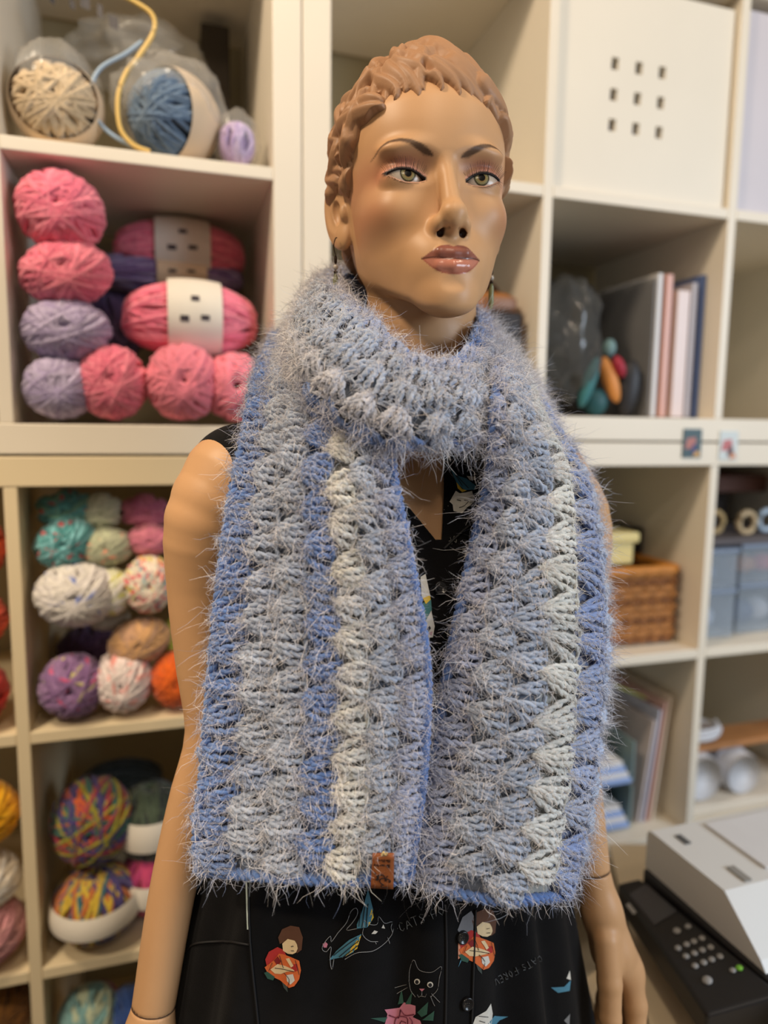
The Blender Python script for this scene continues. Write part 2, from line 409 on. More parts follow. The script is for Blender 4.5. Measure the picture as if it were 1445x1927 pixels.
def paint_head(V):
    x = np.abs(V[:, 0]); f = V[:, 1]; z = V[:, 2]; C = np.tile(SKIN, (len(V), 1))
    face = f > -62
    xz = np.stack([x, z], 1)
    # rouge along the cheek, a little on the temple
    w = np.exp(-(((x - 58) / 17) ** 2 + ((z + 32 - (x - 50) * .5) / 17) ** 2)) * .5; C = mixc(C, lin(166, 96, 70), w * face)
    w = np.exp(-(((x - 62) / 12) ** 2 + ((z - 8) / 16) ** 2)) * .35; C = mixc(C, lin(190, 112, 88), w * face)
    # eye shadow
    w = np.exp(-(((x - 34) / 17) ** 2 + ((z - 9) / 6.2) ** 2)) * .85; C = mixc(C, lin(150, 80, 62), w * face * (z > -8))
    w = np.exp(-(((x - 51) / 6) ** 2 + ((z - 2) / 7) ** 2)) * .42; C = mixc(C, lin(176, 92, 70), w * face)
    w = np.exp(-(((x - 17) / 5) ** 2 + ((z - 6) / 8) ** 2)) * .45; C = mixc(C, lin(140, 90, 66), w * face)
    w = np.exp(-(((x - 32) / 15) ** 2 + ((z + 12) / 3) ** 2)) * .25; C = mixc(C, lin(130, 92, 66), w * face)
    inx = (x > 15.5) & (x < 50)
    up = z - _zu(np.clip(x, 16.6, 47.6)); dn = _zl(np.clip(x, 16.6, 47.6)) - z
    ext = sstep(51.5, 48, x) * sstep(15.8, 17, x)
    lidz = face & (f > -16)
    C = mixc(C, lin(214, 150, 132), (sstep(1.4, 2.2, up) * sstep(4.9, 3.5, up) * ext * .75) * lidz)
    C = mixc(C, lin(22, 16, 15), (sstep(-1.5, -.9, up) * sstep(2.6, 1.8, up) * ext) * (up > -1.6) * lidz)
    C = mixc(C, lin(205, 150, 125), (sstep(-.8, -.2, dn) * sstep(1.1, .6, dn) * ext * .8) * lidz * (up < -1.2))
    C = mixc(C, lin(84, 46, 36), (sstep(.5, .9, dn) * sstep(1.6, 1.2, dn) * ext * .55) * lidz)
    wing = polydist(xz, [(47.5, .6, .7), (50.5, 2.8, .15)]); C = mixc(C, lin(22, 16, 15), sstep(.4, -.2, wing) * face)
    # brows
    b = polydist(xz, BROW); hz = (np.sin(x * 5.2 + z * 3.1) * .25)
    C = mixc(C, lin(72, 50, 34), sstep(.9, -1.1, b + hz) * .92 * face)
    # lips
    lip = face & (x < 24.6) & (f > -6)
    u = sstep(.35, -.35, z - LIPU(x)) * sstep(-.3, .3, z - LIPM(x)); l = sstep(-.35, .35, z - LIPL(x)) * sstep(.3, -.3, z - LIPM(x))
    C = mixc(C, lin(140, 84, 68), u * lip); C = mixc(C, lin(192, 124, 102), l * lip)
    C = mixc(C, lin(150, 78, 60), l * lip * sstep(2.2, .4, z - LIPL(x)) * .6)
    C = mixc(C, lin(52, 22, 18), lip * np.exp(-((z - LIPM(x)) / .7) ** 2) * .9)
    # nostrils
    nq = np.stack([x, f, z], 1); nd = sd_cap(nq, (5.6, 19.5, -50.0), (9.4, 11.8, -50.2), 2.5, 2.9)
    C = mixc(C, lin(58, 34, 24), sstep(.5, 0., nd))
    return np.hstack([C, (1 - np.clip((l * 1.0 + u * .45) * lip, 0, 1))[:, None]])
mann = thing('mannequin', (.0, .665, 0), 'tan shop mannequin with sculpted short hair and painted face wearing a scarf', 'mannequin')
def skin_material():
    m = mat('mannequin_skin', (.6, .4, .25), .46, .03, 25, .03, 900, attr=True, spec=.35, gloss=.16)
    return m
M_SKIN = skin_material()
hv, hq = surface_net(head_sdf, (-92, -186, -200), (92, 40, 142), 1.0)
HEADC = paint_head(hv)
hb = MB(); hb.add(HW(hv), hq, None, HEADC)
head = hb.build('head', M_SKIN, mann, color=True)
# eyes
M_EYE = mat('painted_eye', (1, 1, 1), .22, attr=True, spec=.35)
for sx in (-1, 1):
    nu, nv = 96, 64
    th = np.linspace(0, PI * .55, nv); ph = np.arange(nu) * 2 * PI / nu
    L = np.stack([np.sin(th)[:, None] * np.cos(ph) * EYE_R[0], np.cos(th)[:, None] * EYE_R[1] + 0 * ph, np.sin(th)[:, None] * np.sin(ph) * EYE_R[2]], -1) + EYE_C
    gx, gz = L[..., 0] - 31.0, L[..., 2] - .5
    r = np.sqrt(gx ** 2 + gz ** 2); C = np.tile(np.array(lin(188, 172, 154)), r.shape + (1,)).reshape(-1, 3); r = r.ravel(); an = np.arctan2(gz, gx).ravel()  # eye white darkened for the shadow that lies on it
    C = mixc(C, lin(170, 140, 120), sstep(9, 16, r) * .7)
    C = mixc(C, lin(54, 46, 30), sstep(6.9, 6.4, r))
    C = mixc(C, lin(150, 140, 96), sstep(6.0, 5.0, r) * (.8 + .2 * np.sin(an * 23)))
    C = mixc(C, lin(150, 116, 66), sstep(4.6, 3.2, r) * .8)
    C = mixc(C, lin(14, 11, 9), sstep(3.2, 2.8, r))
    L[..., 0] *= sx
    P = HW(L); P = P if sx > 0 else P
    e = MB().grid(P, cv=True, col=C.reshape(nv, nu, 3)).build('eye', M_EYE, mann, color=True)
M_LASH = mat('lash_fibre', lin(48, 26, 22), .5)
for sx in (-1, 1):
    lb = MB()
    for i in range(36):
        t = (i + .5 + random.uniform(-.35, .35)) / 36; x = 18.5 + t * 30.5; z = float(_zu(min(x, 47.5))) + .5
        yy = 1 - ((x - EYE_C[0]) / (EYE_R[0] + 1.3)) ** 2; zz = ((z - EYE_C[2]) / (EYE_R[2] + 1.6)) ** 2
        f0 = EYE_C[1] + (EYE_R[1] + 1.5) * math.sqrt(max(.05, yy - zz)); ln = (4.8 + 4.2 * math.sin(PI * min(1, .25 + t * .75))) * random.uniform(.8, 1.1)
        dx = (t - .42) * 9 + random.uniform(-1, 1)
        s = np.linspace(0, 1, 6)
        path = np.stack([sx * (x + dx * s ** 1.4), f0 + 3.6 * np.sin(s * 1.9), z + ln * s ** 1.15], -1)
        lb.tube(HW(path), np.linspace(.0002, .00005, 6), 4)
    for i in range(22):
        t = (i + .5) / 22; x = 24 + t * 24; z = float(_zl(min(x, 47.5))) - .6
        f0 = EYE_C[1] + (EYE_R[1] + 1.5) * math.sqrt(max(.05, 1 - ((x - EYE_C[0]) / (EYE_R[0] + 1.3)) ** 2 - ((z - EYE_C[2]) / (EYE_R[2] + 1.6)) ** 2))
        s = np.linspace(0, 1, 4); ln = 2.2 * random.uniform(.6, 1.2) + (3.2 if i in (19, 20) else 0)
        lb.tube(HW(np.stack([sx * (x + s * (1.2 + 2 * t)), f0 + 1.4 * s, z - ln * s], -1)), np.linspace(.00013, .00004, 4), 3)
    lb.build('eyelashes', M_LASH, mann)
# sculpted hair: a cap and overlapping locks
HCEN = np.array([0, -85., 30.])
def skull_r(dirs):
    dirs = dirs / np.linalg.norm(dirs, axis=1)[:, None]; t = np.full(len(dirs), 60.)
    for _ in range(40):
        t = t + np.clip(skull_sdf(HCEN + dirs * t[:, None]), -15, 15) * -.8
    return dirs, t
def on_skull(dirs, off=0.):
    d, t = skull_r(np.asarray(dirs, float)); return HCEN + d * (t + off)[:, None], d
def sph(az, el):
    """az 0 = face, +90 = the side right in the picture; el up"""
    az, el = np.radians(az), np.radians(el); return np.stack([np.cos(el) * np.sin(az), np.cos(el) * np.cos(az), np.sin(el)], -1)
_hl_az = np.array([0, 15, 28, 38, 46, 53, 60, 70, 84, 95, 110, 140, 180.])
_hl_el = np.array([21, 21, 21, 20, 16, 9, -2, -20, -4, -10, -34, -48, -52.])
def hairline(az): return np.interp(np.abs(az), _hl_az, _hl_el)
M_HAIR = mat('sculpted_hair_paint', (.5, .3, .2), .5, .05, 30, .05, 500, attr=True, spec=.3)
HCOL = np.array(lin(170, 128, 94))
NA, NE = 600, 230
azs = np.linspace(-180, 180, NA + 1)[:-1]; eg = np.linspace(0, 1, NE)
AZ, TT = np.meshgrid(azs, eg, indexing='ij'); EL = (hairline(AZ) - 8) + (89.9 - (hairline(AZ) - 8)) * TT
HD = sph(AZ.ravel(), EL.ravel()); HS, HDn = on_skull(HD)
hh = np.where((EL > hairline(AZ) + 7).ravel(), 3.0, -3.0); hc = np.ones(len(hh))
RS = 88.
def lock(az0, el0, az1, el1, w, hgt, bend=0., col=1., lift=3.):
    """one sculpted lock laid over the skull as a relief"""
    global hh, hc
    n = 15; s = np.linspace(0, 1, n)
    a = az0 + (az1 - az0) * s + bend * np.sin(PI * s * 1.7); e = el0 + (el1 - el0) * s
    p = sph(a, e) * RS; mid = p[n // 2]; rad = max(np.linalg.norm(p - mid, axis=1)) + w + 2
    sel = np.where(np.linalg.norm(HD * RS - mid, axis=1) < rad)[0]
    if not len(sel): return
    q = HD[sel] * RS; best = np.full(len(sel), 1e9); ss = np.zeros(len(sel)); sg = np.zeros(len(sel))
    for i in range(n - 1):
        ab = p[i + 1] - p[i]; t = np.clip(((q - p[i]) @ ab) / (ab @ ab + 1e-9), 0, 1); dv = q - p[i] - t[:, None] * ab
        dd = np.linalg.norm(dv, axis=1); m = dd < best
        side = np.sign(np.einsum('ij,ij->i', np.cross(np.broadcast_to(ab, dv.shape), dv), q))
        best = np.where(m, dd, best); ss = np.where(m, (i + t) / (n - 1), ss); sg = np.where(m, side, sg)
    wl = w * np.clip(np.sin(PI * np.clip(ss * .90 + .10, 0, 1)), 0, 1) ** .55 * (1 - .2 * ss) + .01
    u = best / wl; ok = u < 1
    prof = np.clip(1 - u ** 2, 0, 1) ** .62 * (wl / w) ** .45
    h = lift - 3.6 + 1.22 * hgt * prof * (.55 + .45 * np.sin(PI * np.clip(ss, 0, 1) ** .8)) + .35 * np.cos(u * sg * 7) * prof - 1.8 * ss ** 3
    up = ok & (h > hh[sel])
    hh[sel[up]] = h[up]; hc[sel[up]] = col
rh = random.Random(23)
for side in (-1, 1):        # sides: short tumbled curls
    for k in range(60):
        a = rh.uniform(46, 160); e = rh.uniform(hairline(a) + 8, 74); tw = rh.choice((-1, 1)) * rh.uniform(6, 26)
        if e < 22 and a < 76: tw = rh.uniform(-5, 5)
        lock(side * a, e, side * (a + tw), max(hairline(a + tw) - 2, e - rh.uniform(14, 30)), rh.uniform(6.5, 11), rh.uniform(6, 9.5), rh.uniform(-16, 16), rh.uniform(.9, 1.03), rh.uniform(4.0, 7.0))
    for a, w in ((55, 5), (59, 6), (63, 6.5), (68, 6), (73, 5), (80, 6), (88, 7), (97, 8)):       # hair before and above the ear
        lock(side * (a + 7), 26, side * (a - 2), hairline(a) - 3, w, 4.5, rh.uniform(-3, 3), .95, 4.0)
for k in range(34):
    a = rh.uniform(140, 220); e = rh.uniform(-35, 75); lock(a, e, a + rh.uniform(-20, 20), e - rh.uniform(14, 24), rh.uniform(7, 10), rh.uniform(5, 7), rh.uniform(-8, 8), .97, 4)
for a in np.arange(-56, 58, 6.6):       # fringe, swept forward from the crown
    lock(a * .55 - 16, 56 + rh.uniform(-5, 6), a + rh.uniform(-3, 3), hairline(a) - rh.uniform(-1, 4), rh.uniform(6.5, 10.5), rh.uniform(6.5, 9), rh.uniform(-10, 10), rh.uniform(.95, 1.03), rh.uniform(2.5, 5))
for a in np.arange(-64, 66, 9):
    lock(a * .5 - 30, 76 + rh.uniform(-6, 4), a + rh.uniform(-5, 5), hairline(a) + rh.uniform(8, 16), rh.uniform(7, 12), rh.uniform(6.5, 10), rh.uniform(-18, 18), rh.uniform(.95, 1.03), rh.uniform(3.5, 7))
for k in range(15):
    a0 = rh.uniform(-180, 180); lock(a0, 85, rh.uniform(-80, 90), rh.uniform(54, 66), rh.uniform(7, 12), rh.uniform(6, 9.5), rh.uniform(-25, 25), rh.uniform(.95, 1.03), rh.uniform(4.5, 7.5))
for k in range(64):      # deep little hollows between the curls
    a = rh.choice((-1, -1, 1)) * rh.uniform(38, 118) if k < 46 else rh.uniform(-50, 60); e = rh.uniform(hairline(a) + 12, 66) if k < 46 else rh.uniform(34, 68)
    p = sph(a, e) * RS; q = sph(a + rh.uniform(-5, 5), e - 3.5) * RS; d_ = sd_cap(HD * RS, p, q, 0., 0.); r_ = rh.uniform(2.6, 4.2)
    hh = np.where(hh > 0, hh - rh.uniform(3.5, 6.5) * np.exp(-(d_ / r_) ** 2), hh)
hh = hh.reshape(NA, NE); hh[:, :8] = np.minimum(hh[:, :8], np.linspace(-3, 0, 8))
for _ in range(1): hh = (np.roll(hh, 1, 0) + np.roll(hh, -1, 0) + 4 * hh + np.pad(hh, ((0, 0), (1, 0)), 'edge')[:, :-1] + np.pad(hh, ((0, 0), (0, 1)), 'edge')[:, 1:]) / 8
G = HS + HDn * hh.ravel()[:, None]
MB().grid(HW(G.reshape(NA, NE, 3)), cu=True, col=HCOL * hc[:, None]).build('hair', M_HAIR, mann, color=True)
# ------------------------------------------------------------------ mannequin: body, arms, hands
BPOS = np.array([.018, .640, H]); BYAW = math.radians(16); BC, BS = math.cos(BYAW), math.sin(BYAW)
def BW(L):
    """body coordinates in m (across, forward, up from eye height) -> world"""
    L = np.asarray(L, float); x, f, z = L[..., 0], L[..., 1], L[..., 2]
    return np.stack([BPOS[0] + x * BC + f * BS, BPOS[1] + x * BS - f * BC, BPOS[2] + z], -1)
def BL(V):
    q = V - BPOS; return np.stack([q[:, 0] * BC + q[:, 1] * BS, q[:, 0] * BS - q[:, 1] * BC, q[:, 2]], 1)
_bz = [-.80, -.70, -.55, -.45, -.36, -.30, -.22, -.16, -.10, -.05, -.01, .03]
_bw = cspline(_bz, [.14, .155, .165, .145, .122, .124, .138, .150, .148, .136, .10, .06])
_bf = cspline(_bz, [.065, .075, .082, .082, .078, .086, .100, .104, .086, .060, .035, .02])
_bb = cspline(_bz, [-.11, -.12, -.125, -.105, -.085, -.085, -.095, -.10, -.105, -.10, -.085, -.07])
NECKB = BL(HW(np.array([[0, -104., -240.]])))[0]; NECKT = BL(HW(np.array([[0, -88., -110.]])))[0]
def torso_sdf(L):
    x, f, z = np.abs(L[:, 0]), L[:, 1], L[:, 2]; hw, ff, fb = _bw(z), _bf(z), _bb(z)
    a = np.where(f > -.01, ff + .01, -.01 - fb); n = 2.3
    d = (((x / hw) ** n + (np.abs(f + .01) / a) ** n) ** (1 / n) - 1) * np.minimum(hw, a)
    d = smax(d, z - .02, .02); d = smax(d, -.78 - z, .01)
    Q = np.stack([x, f, z], 1)
    d = smin(d, sd_cap(Q, (.02, -.03, -.005), (.145, -.02, -.047), .036, .043), .035)
    d = smin(d, sd_ell(Q, (.062, .055, -.165), (.055, .052, .055)), .03)
    return d
ARM_A = [(*BW(np.array([-.156, -.012, -.052])), .043), (*W(398, 960, .598), .0375), (*W(381, 1100, .60), .0305), (*W(388, 1250, .60), .0262), (*W(396, 1385, .597), .0225),
         (*W(365, 1500, .588), .0217), (*W(328, 1660, .575), .0205), (*W(289, 1893, .558), .0188)]
ARM_B = [(*BW(np.array([.150, -.012, -.052])), .043), (*W(1072, 960, .705), .0375), (*W(1075, 1180, .70), .0300), (*W(1075, 1380, .69), .0245), (*W(1090, 1480, .685), .0225), (*W(1116, 1640, .665), .0172)]
def dense(pts, n=26):
    p = np.array(pts, float); t = np.r_[0, np.cumsum(np.linalg.norm(np.diff(p[:, :3], axis=0), axis=1))]; q = np.linspace(0, t[-1], n)
    m = np.gradient(p, t, axis=0); i = np.clip(np.searchsorted(t, q, 'right') - 1, 0, len(t) - 2); h = (t[i + 1] - t[i])[:, None]; s = ((q - t[i]) / h[:, 0])[:, None]
    return [tuple(r) for r in (2*s**3-3*s**2+1)*p[i] + (s**3-2*s**2+s)*h*m[i] + (-2*s**3+3*s**2)*p[i+1] + (s**3-s**2)*h*m[i+1]]
def chain(P, pts, k):
    d = None
    for a, b in zip(pts[:-1], pts[1:]):
        e = sd_cap(P, a[:3], b[:3], a[3], b[3]); d = e if d is None else (smin(d, e, k) if k > 0 else np.minimum(d, e))
    return d
ARM_A = dense(ARM_A); ARM_B = dense(ARM_B)
def body_sdf(V):
    L = BL(V); d = torso_sdf(L)
    d = smin(d, sd_cap(L, NECKT, NECKB, .051, .056), .03)
    for A in (ARM_A, ARM_B):
        e = chain(V, A, 0)
        a, b = np.array(A[-2][:3]), np.array(A[-1][:3]); n = (b - a) / np.linalg.norm(b - a)
        e = smax(e, (V - b) @ n, .002)
        d = smin(d, e, .014)
    return d
bv, bq = surface_net(body_sdf, (-.26, .44, H - .80), (.30, .82, H + .09), .003)
body = MB().add(bv, bq, None, np.hstack([np.tile(SKIN, (len(bv), 1)), np.ones((len(bv), 1))])).build('body', M_SKIN, mann, color=True)
M_SEAM = mat('joint_seam', lin(70, 48, 34), .7)
def hand(wr0, wr1, palm, digits, name='hand'):
    """palm and five separate fingers; the wrist seam is a sub-part"""
    n = np.array(wr1[:3]) - np.array(wr0[:3]); n /= np.linalg.norm(n); c = np.array(wr0[:3]) + n * .0008
    def f(V):
        d = chain(V, [wr0, wr1], .01)
        for p in palm: d = smin(d, sd_cap(V, p[0][:3], p[1][:3], p[0][3], p[1][3]), .012)
        for g in digits: d = smin(d, chain(V, g, .003), .006)
        return smax(d, (c - V) @ n, .001)
    allp = np.array([p[:3] for p in [wr0, wr1] + [q for p in palm for q in p] + [q for g in digits for q in g]])
    v, q = surface_net(f, allp.min(0) - .03, allp.max(0) + .03, .0022)
    o = MB().add(v, q, None, np.hstack([np.tile(SKIN, (len(v), 1)), np.ones((len(v), 1))])).build(name, M_SKIN, mann, color=True)
    a = np.linspace(0, 2 * PI, 40)[:-1]; F = frame(n)
    ring = np.array(wr0[:3]) + (wr0[3] - .0003) * (np.cos(a)[:, None] * F[:, 0] + np.sin(a)[:, None] * F[:, 1])
    MB().tube(ring, .0006, 5, True).build('wrist_seam', M_SEAM, o)
    return o
def w4(px, py, Y, r): return (*W(px, py, Y), r)
hand(ARM_B[-1], w4(1131, 1712, .656, .0185),
     [(w4(1131, 1712, .656, .0185), w4(1152, 1790, .648, .0195)), (w4(1136, 1730, .662, .017), w4(1172, 1812, .668, .0185)), (w4(1152, 1790, .648, .018), w4(1180, 1830, .650, .017))],
     [[w4(1140, 1770, .636, .013), w4(1147, 1850, .622, .0118), w4(1148, 1915, .614, .0105), w4(1150, 1975, .612, .0085)],
      [w4(1182, 1822, .648, .0135), w4(1194, 1890, .640, .0122), w4(1196, 1950, .632, .0098), w4(1188, 2010, .628, .008)],
      [w4(1180, 1830, .664, .013), w4(1186, 1905, .660, .0115), w4(1182, 1975, .654, .0095), w4(1172, 2035, .648, .008)],
      [w4(1165, 1830, .680, .012), w4(1162, 1905, .678, .0108), w4(1152, 1970, .672, .009), w4(1142, 2020, .668, .0075)],
      [w4(1150, 1820, .692, .0105), w4(1138, 1880, .694, .0095), w4(1128, 1930, .690, .008), w4(1122, 1970, .686, .0065)]])
hand(ARM_A[-1], w4(280, 1950, .552, .0205),
     [(w4(280, 1950, .552, .0195), w4(262, 2050, .546, .020)), (w4(284, 1960, .560, .018), w4(272, 2060, .566, .018))],
     [[w4(292, 1985, .545, .0125), w4(312, 2060, .538, .0112), w4(318, 2120, .534, .009)],
      [w4(268, 2065, .540, .0125), w4(268, 2150, .535, .011), w4(276, 2230, .532, .008)],
      [w4(262, 2070, .552, .0125), w4(258, 2165, .548, .011), w4(266, 2255, .546, .008)],
      [w4(262, 2070, .566, .012), w4(258, 2155, .564, .0105), w4(266, 2240, .562, .008)],
      [w4(268, 2060, .580, .011), w4(266, 2130, .580, .009), w4(272, 2200, .578, .007)]])
M_STEEL = mat('brushed_steel', lin(150, 150, 150), .35, metal=1.)
c = BW(np.array([0, -.01, 0])); st = MB()
st.tube(np.array([[c[0], c[1], H - .76], [c[0], c[1], .015]]), .016, 14); st.build('stand_pole', M_STEEL, mann)
a = np.linspace(0, 2 * PI, 41)[:-1]
MB().tube(np.array([[c[0], c[1], 0.0], [c[0], c[1], .001], [c[0], c[1], .012], [c[0], c[1], .016]]), [.17, .172, .172, .165], 40).build('stand_base', M_STEEL, mann)
# ------------------------------------------------------------------ black printed dress
M_BLACK = mat('black_cotton', lin(14, 13, 14), .85, .25, 60, .25, 900, spec=.12, sheen=.05)
dress = thing('dress', (.018, .64, H - 1.0), 'black sleeveless button-front dress printed with cats, worn under the scarf', 'dress')
def tsf(V): return torso_sdf(BL(V)) - .0055
dv, dq = surface_net(tsf, (-.2, .46, H - .42), (.24, .80, H + .05), .0035)
dl = BL(dv)
def dmask(L):
    """negative where the bodice has cloth"""
    x, f, z = L[:, 0], L[:, 1], L[:, 2]
    g = np.where(x > .004, .001 + (z + .094) * .22 - (x - .004) * 1., .001 + (z + .094) * .74 - (.004 - x))
    v = np.minimum(g, np.minimum(z + .094, f + .03)); bn = np.minimum(np.minimum(.07 - np.abs(x), z + .02), -.03 - f)
    a = np.minimum(np.abs(x) - (.190 - .60 * np.clip(-.02 - z, 0, .06) + .20 * np.clip(-.10 - z, 0, .1)), z + .17)
    return np.maximum(np.maximum(v, bn), np.maximum(a, -.40 - z))
g = dmask(dl); fk = (g[dq] < 0).any(1); used = np.unique(dq[fk])
for _ in range(3):
    dl = BL(dv); g = dmask(dl); e = .0004; mv = used[g[used] > 0]
    gr = np.stack([dmask(dl[mv] + e * np.eye(3)[a]) - dmask(dl[mv] - e * np.eye(3)[a]) for a in range(3)], 1) / (2 * e)
    st_ = gr * (g[mv] / ((gr ** 2).sum(1) + 1e-6))[:, None]; ln_ = np.linalg.norm(st_, axis=1); st_ *= np.minimum(1, .005 / (ln_ + 1e-9))[:, None]
    dv[mv] = BW(dl[mv] - st_)
mp = -np.ones(len(dv), int); mp[used] = np.arange(len(used))
bd = MB().add(dv[used], mp[dq[fk]]); bod = bd.build('bodice', M_BLACK, dress)
sm = bod.modifiers.new('thickness', 'SOLIDIFY'); sm.thickness = .0016; sm.offset = -1
# skirt: gathered rings
rows, seg = 46, 300
zz = np.linspace(-.335, -1.0, rows); th = np.arange(seg) * 2 * PI / seg
P = np.zeros((rows, seg, 3))
for i, zq in enumerate(zz):
    t = (zq + .335) / -.665
    hw = np.interp(zq, [-1.0, -.60, -.45, -.36, -.335], [.28, .205, .178, .156, .146]); ff = np.interp(zq, [-1.0, -.60, -.45, -.36, -.335], [.21, .140, .117, .103, .099])
    fold = (.35 * np.sin(13 * th + .6) + .3 * np.sin(21 * th + 2 + 2 * t) + .25 * np.sin(7 * th + 1.1) ) * (.006 + .040 * t) * (.35 + .65 * np.abs(np.cos(th - .5)) ** .5)
    # th=0 is the front centre
    P[i, :, 0] = np.sin(th) * (hw + fold) * np.where(np.sin(th) < 0, 1 + .14 * np.clip(-np.sin(th), 0, 1) ** 2, 1.); P[i, :, 1] = -.01 + np.cos(th) * (ff + fold); P[i, :, 2] = zq
SKP = BW(P)
sk = MB().grid(SKP, cv=True); skirt = sk.build('skirt', M_BLACK, dress)
sm = skirt.modifiers.new('thickness', 'SOLIDIFY'); sm.thickness = .0012; sm.offset = 0
V1, Q1, T1, _ = sk.arrays(); V2, Q2, T2, _ = bd.arrays()
BVD = BVHTree.FromPolygons([Vector(v) for v in np.vstack([V1, V2])], [list(map(int, q)) for q in Q1] + [list(map(int, q + len(V1))) for q in Q2])
def drop(pts, off=.0012):
    """places points of the flat print on the cloth along the sight lines it was measured on"""
    out = []
    for p in pts:
        d = Vector(ray(p[0], p[1])).normalized(); h = BVD.ray_cast(Vector((0, 0, H)), d)
        if h[0] is None: out.append(None); continue
        n = h[1]; n = -n if n.dot(d) > 0 else n
        out.append(np.array(h[0] + n * off))
    return out
PRN = {}
def prmat(c):
    if c not in PRN: PRN[c] = mat('print_%02x%02x%02x' % c, lin(*c), .75, .08, 200)
    return PRN[c]
def fill(poly, col, parent, name, off=.0012):
    """a filled shape of the textile print, following the cloth"""
    bm = bmesh.new(); vs = [bm.verts.new((p[0], p[1], 0)) for p in poly]
    try: bm.faces.new(vs)
    except ValueError: bm.free(); return
    bmesh.ops.triangulate(bm, faces=list(bm.faces))
    for _ in range(2):
        ed = [e for e in bm.edges if e.calc_length() > 9]
        if ed: bmesh.ops.subdivide_edges(bm, edges=ed, cuts=1); bmesh.ops.triangulate(bm, faces=[q for q in bm.faces if len(q.verts) > 3])
    bm.verts.ensure_lookup_table(); bm.verts.index_update()
    pts = drop([v.co[:2] for v in bm.verts], off)
    T = [[v.index for v in q.verts] for q in bm.faces if all(pts[v.index] is not None for v in q.verts)]
    bm.free()
    if not T: return
    V = np.array([p if p is not None else (0, 0, 0) for p in pts]); T = np.array(T)
    nrm = np.cross(V[T[:, 1]] - V[T[:, 0]], V[T[:, 2]] - V[T[:, 0]]); fl_ = (nrm * (V[T[:, 0]] - [0, 0, H])).sum(1) > 0
    T[fl_] = T[fl_][:, ::-1]
    MB().add(V, None, T).build(name, prmat(col), parent)
def strokes(lines, col, parent, name, wpx=1.4, off=.0013):
    b = MB()
    for ln in lines:
        ln = np.array(ln, float); seg_ = np.r_[0, np.cumsum(np.linalg.norm(np.diff(ln, axis=0), axis=1))]
        n = max(2, int(seg_[-1] / 4)); t = np.linspace(0, seg_[-1], n); q = np.stack([np.interp(t, seg_, ln[:, 0]), np.interp(t, seg_, ln[:, 1])], 1)
        p = [a for a in drop(q, off) if a is not None]
        if len(p) > 1: b.tube(np.array(p), wpx / 2 / FPX * .55, 4)
    if b.n: b.build(name, prmat(col), parent)
def bez(*pts, n=14):
    """smooth curve through the points"""
    p = np.array(pts, float); 
    if len(p) < 3: return p
    q = np.vstack([2 * p[0] - p[1], p, 2 * p[-1] - p[-2]]); out = []
    for i in range(1, len(q) - 2):
        t = np.linspace(0, 1, n, endpoint=False)[:, None]; a, b_, c, d = q[i-1], q[i], q[i+1], q[i+2]
        out.append(.5 * ((2*b_) + (c-a)*t + (2*a-5*b_+4*c-d)*t**2 + (-a+3*b_-3*c+d)*t**3))
    return np.vstack(out + [p[-1:]])
GLY = {'C': [[(.9,.2),(.5,0),(.1,.25),(.1,.75),(.5,1),(.9,.8)]], 'A': [[(0,1),(.5,0),(1,1)],[(.2,.65),(.8,.65)]], 'T': [[(0,0),(1,0)],[(.5,0),(.5,1)]],
       'S': [[(.9,.15),(.5,0),(.1,.25),(.85,.7),(.5,1),(.1,.85)]], '.': [[(.45,.5),(.55,.5)]], 'F': [[(.9,0),(.1,0),(.1,1)],[(.1,.5),(.7,.5)]],
       'O': [[(.5,0),(.05,.5),(.5,1),(.95,.5),(.5,0)]], 'R': [[(.1,1),(.1,0),(.7,.05),(.85,.3),(.1,.5),(.9,1)]], 'E': [[(.9,0),(.1,0),(.1,1),(.9,1)],[(.1,.5),(.7,.5)]], 'V': [[(0,0),(.5,1),(1,0)]]}
def lettering(txt, x0, y0, dx, dy, h, col, parent, flip=False):
    """hand-drawn capitals of the print along a slanted line"""
    L = []; ux = np.array([dx, dy], float); ux /= np.linalg.norm(ux); uy = np.array([-ux[1], ux[0]]); w_ = h * .62; p = np.array([x0, y0], float)
    for ch in txt:
        for st_ in GLY.get(ch, []):
            L.append([p + ux * (q[0] * w_) + uy * (q[1] * h) for q in st_])
        p = p + ux * (w_ * 1.32 if ch != '.' else w_ * .8)
    strokes(L, col, parent, 'lettering', 1.7)
def whole(name, px, py):
    q = drop([(px, py)])[0]
    return q
# ---- motifs (each motif is a part of the dress, its shapes are sub-parts)
def motif(name, label=None):
    o = bpy.data.objects.new(name, None); COL.objects.link(o); o.parent = dress
    if label: o['label'] = label
    return o
TEAL, YEL, WHT, GRY, BRN, CRM, RED, ORG, ROSE, DGRN, DK = (74,128,150), (232,190,60), (214,208,196), (150,150,150), (92,58,40), (226,196,150), (176,44,40), (214,104,50), (196,120,136), (46,82,68), (30,28,30)
def crop2(pts): return [(340 + a / 1.806, 1580 + b / 1.806) for a, b in pts]
